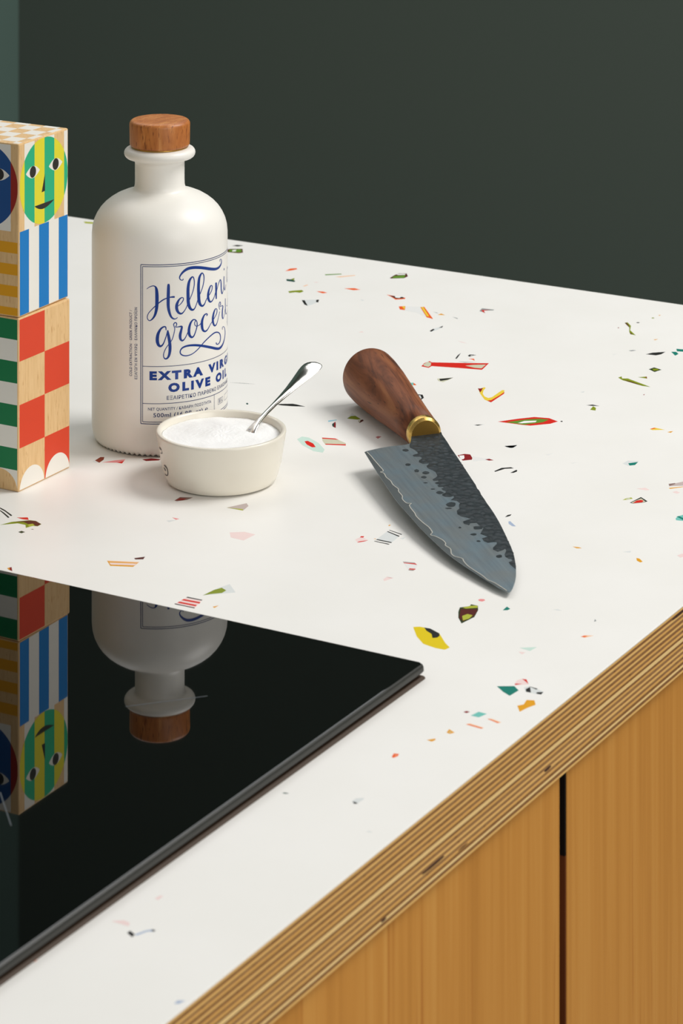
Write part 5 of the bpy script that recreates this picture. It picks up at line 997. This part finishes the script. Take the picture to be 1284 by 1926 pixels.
# the hammer blows: shallow rounded facets all over the scale, far too many alike to single out
rnd = random.Random(11)
POLY = SCL + KS[i0:]
centres = []
tries = 0
while tries < 6000:
    tries += 1
    p = (rnd.uniform(0.004, 0.215), rnd.uniform(-0.03, 0.012))
    ra, rb = rnd.uniform(0.0017, 0.0027), rnd.uniform(0.0016, 0.0025)
    if not all(inside((p[0] + 0.9 * ra * cos(q), p[1] + 0.9 * rb * sin(q)), POLY) for q in (0, 1.05, 2.1, 3.14, 4.2, 5.25)):
        continue
    if any((p[0] - c[0]) ** 2 + (p[1] - c[1]) ** 2 < (0.86 * (ra + c[2])) ** 2 for c in centres):
        continue
    centres.append((p[0], p[1], ra, rb))
v, f = [], []
for x, y, ra, rb in centres:
    o = len(v)
    h = rnd.uniform(0.00022, 0.00040)
    v.append((x, y, 0.00006 + h))
    for k in (1, 2, 3, 4):
        t = k / 4
        for q in range(14):
            a = 2 * pi * q / 14
            v.append((x + ra * t * cos(a), y + rb * t * sin(a), 0.00006 + h * (1 - t * t) - (0.00003 if k == 4 else 0)))
    for q in range(14):
        q2 = (q + 1) % 14
        f.append((o, o + 1 + q, o + 1 + q2))
        for k in range(3):
            f.append((o + 1 + k * 14 + q, o + 1 + (k + 1) * 14 + q, o + 1 + (k + 1) * 14 + q2, o + 1 + k * 14 + q2))
hd = pydata('hammer_facets', v, f, dark_m, blade, None, True)
hd['kind'] = 'stuff'
for s in '20.29,-16.96 21.14,-17.46 21.51,-18.27 21.78,-19.25 21.18,-19.76 20.19,-20.49 19.18,-20.41 18.17,-20.11 17.91,-18.75 17.87,-17.95 18.16,-17.40 19.16,-17.00|41.55,-23.13 42.36,-23.28 42.94,-24.29 42.72,-25.01 42.42,-25.78 41.67,-26.04 40.65,-25.91 39.80,-25.40 39.26,-24.79 39.25,-23.85 39.79,-23.32 40.66,-22.69|51.84,-21.41 53.04,-22.08 53.83,-22.88 53.28,-23.38 53.16,-24.12 52.22,-24.20 51.01,-24.00 49.91,-23.59 49.50,-22.73 49.07,-21.95 50.23,-21.49 50.69,-21.28|56.54,-17.05 57.42,-17.54 57.78,-18.22 58.17,-19.69 57.42,-20.36 56.33,-20.96 55.32,-20.84 54.56,-20.36 53.72,-19.24 53.66,-18.15 54.43,-17.32 55.82,-16.77|62.23,-20.49 63.15,-21.16 63.45,-21.63 63.55,-22.62 62.80,-23.32 62.14,-23.63 61.23,-23.61 60.49,-23.11 60.19,-22.24 59.78,-21.33 60.53,-20.68 61.24,-20.66|70.35,-22.68 70.67,-23.04 70.78,-23.54 70.77,-24.08 70.55,-24.55 69.98,-25.02 69.58,-25.08 69.32,-24.68 69.25,-24.08 69.23,-23.55 69.60,-23.13 69.95,-22.82|80.26,-21.88 80.55,-22.24 80.67,-22.85 80.66,-23.39 80.44,-23.76 79.96,-24.22 79.57,-24.03 79.14,-24.00 79.01,-23.30 79.12,-22.87 79.39,-22.35 79.82,-22.06|86.60,-18.81 87.41,-19.92 88.09,-20.85 87.97,-21.90 87.42,-22.62 86.18,-23.08 85.21,-23.12 84.28,-22.15 83.76,-21.50 83.62,-20.40 84.45,-19.70 85.23,-19.48|104.75,-18.58 106.27,-19.45 107.24,-20.52 107.20,-21.87 106.50,-23.09 104.70,-23.64 103.14,-23.59 101.95,-22.59 100.74,-20.85 100.66,-19.58 101.96,-18.24 102.99,-17.94|109.11,-22.23 109.52,-22.64 109.71,-23.24 109.51,-24.11 109.34,-25.23 108.78,-25.23 108.02,-25.65 107.52,-25.35 107.68,-24.31 107.58,-23.43 107.93,-22.85 108.55,-22.53|135.78,-26.33 136.31,-26.53 136.58,-26.99 136.50,-27.28 136.39,-27.69 135.77,-27.75 135.30,-27.83 134.91,-27.46 134.69,-27.07 134.48,-26.56 135.03,-26.49 135.30,-26.30|139.79,-15.68 141.00,-16.42 141.10,-17.58 140.92,-18.84 140.38,-20.31 139.36,-20.71 138.35,-20.16 136.87,-19.94 136.50,-18.50 136.76,-17.34 137.14,-15.96 138.64,-15.42|146.95,-21.98 147.63,-21.96 148.10,-22.90 147.99,-23.71 147.51,-24.36 146.86,-24.80 145.94,-25.14 145.44,-24.32 145.27,-23.53 145.14,-22.69 145.54,-21.93 146.32,-21.43|156.27,-22.71 156.76,-23.15 156.93,-23.78 156.80,-24.21 156.42,-24.66 156.07,-24.88 155.54,-25.00 155.18,-24.72 154.80,-24.18 154.84,-23.50 155.34,-22.90 155.72,-22.96|178.31,-19.23 179.47,-19.42 179.64,-20.39 179.87,-21.31 179.14,-21.98 178.29,-22.27 177.39,-22.08 176.51,-21.42 176.27,-20.92 175.92,-19.85 175.98,-19.02 177.24,-18.67'.split('|'):
    plate('hammer_mark', [(x / 1000, y / 1000) for x, y in pts(s)], -0.0002, 0.00006, dark_m, blade)
WV = [(x / 1000, y / 1000) for x, y in pts('15.44,-40.44 22.84,-40.15 28.83,-40.31 38.41,-40.32 45.70,-40.50 47.14,-42.63 49.67,-41.36 55.56,-41.97 61.58,-41.33 67.19,-41.88 73.77,-41.03 77.44,-42.03 84.21,-42.13 88.27,-43.48 94.51,-43.21 95.82,-40.88 98.02,-42.68 102.58,-43.28 109.62,-43.48 114.27,-44.11 123.48,-43.49 130.33,-42.57 137.25,-43.10 140.15,-45.02 143.06,-43.25 148.31,-41.38 153.01,-41.18 156.12,-42.27 161.03,-41.24 166.79,-42.80 170.87,-42.42 174.58,-39.64 178.37,-40.08 184.52,-40.02 191.01,-38.74 198.69,-37.02 204.34,-36.39 208.56,-34.37 215.19,-32.80 220.56,-31.69')]
edge_m = mat('cutting_steel', rgb(112, 118, 119), 0.36, 0.85)
ek = plate('cutting_edge', KE + list(reversed(WV)), -0.0001, 0.00003, edge_m, blade)
ek['label'] = 'darker cutting steel below the wavy line'
line_m = mat('cladding_line', rgb(196, 192, 180), 0.45, 0.3)
v, f = [], []
sm = []
for i in range(len(WV) - 1):
    p0 = Vector(WV[max(i - 1, 0)]); p1 = Vector(WV[i]); p2 = Vector(WV[i + 1]); p3 = Vector(WV[min(i + 2, len(WV) - 1)])
    for k in range(5):
        t = k / 5
        sm.append(0.5 * (2 * p1 + (p2 - p0) * t + (2 * p0 - 5 * p1 + 4 * p2 - p3) * t * t + (3 * p1 - p0 - 3 * p2 + p3) * t ** 3))
for i, p in enumerate(sm):
    a = sm[max(i - 1, 0)]; c = sm[min(i + 1, len(sm) - 1)]
    d = (c - a).normalized()
    q = Vector((-d.y, d.x)) * 0.00022
    v += [(p.x + q.x, p.y + q.y, 0.00008), (p.x - q.x, p.y - q.y, 0.00008)]
for i in range(len(sm) - 1):
    f.append((2 * i, 2 * i + 1, 2 * i + 3, 2 * i + 2))
lk = pydata('cladding_line', v, f, line_m, blade)
lk['label'] = 'fine pale wavy line along the edge'
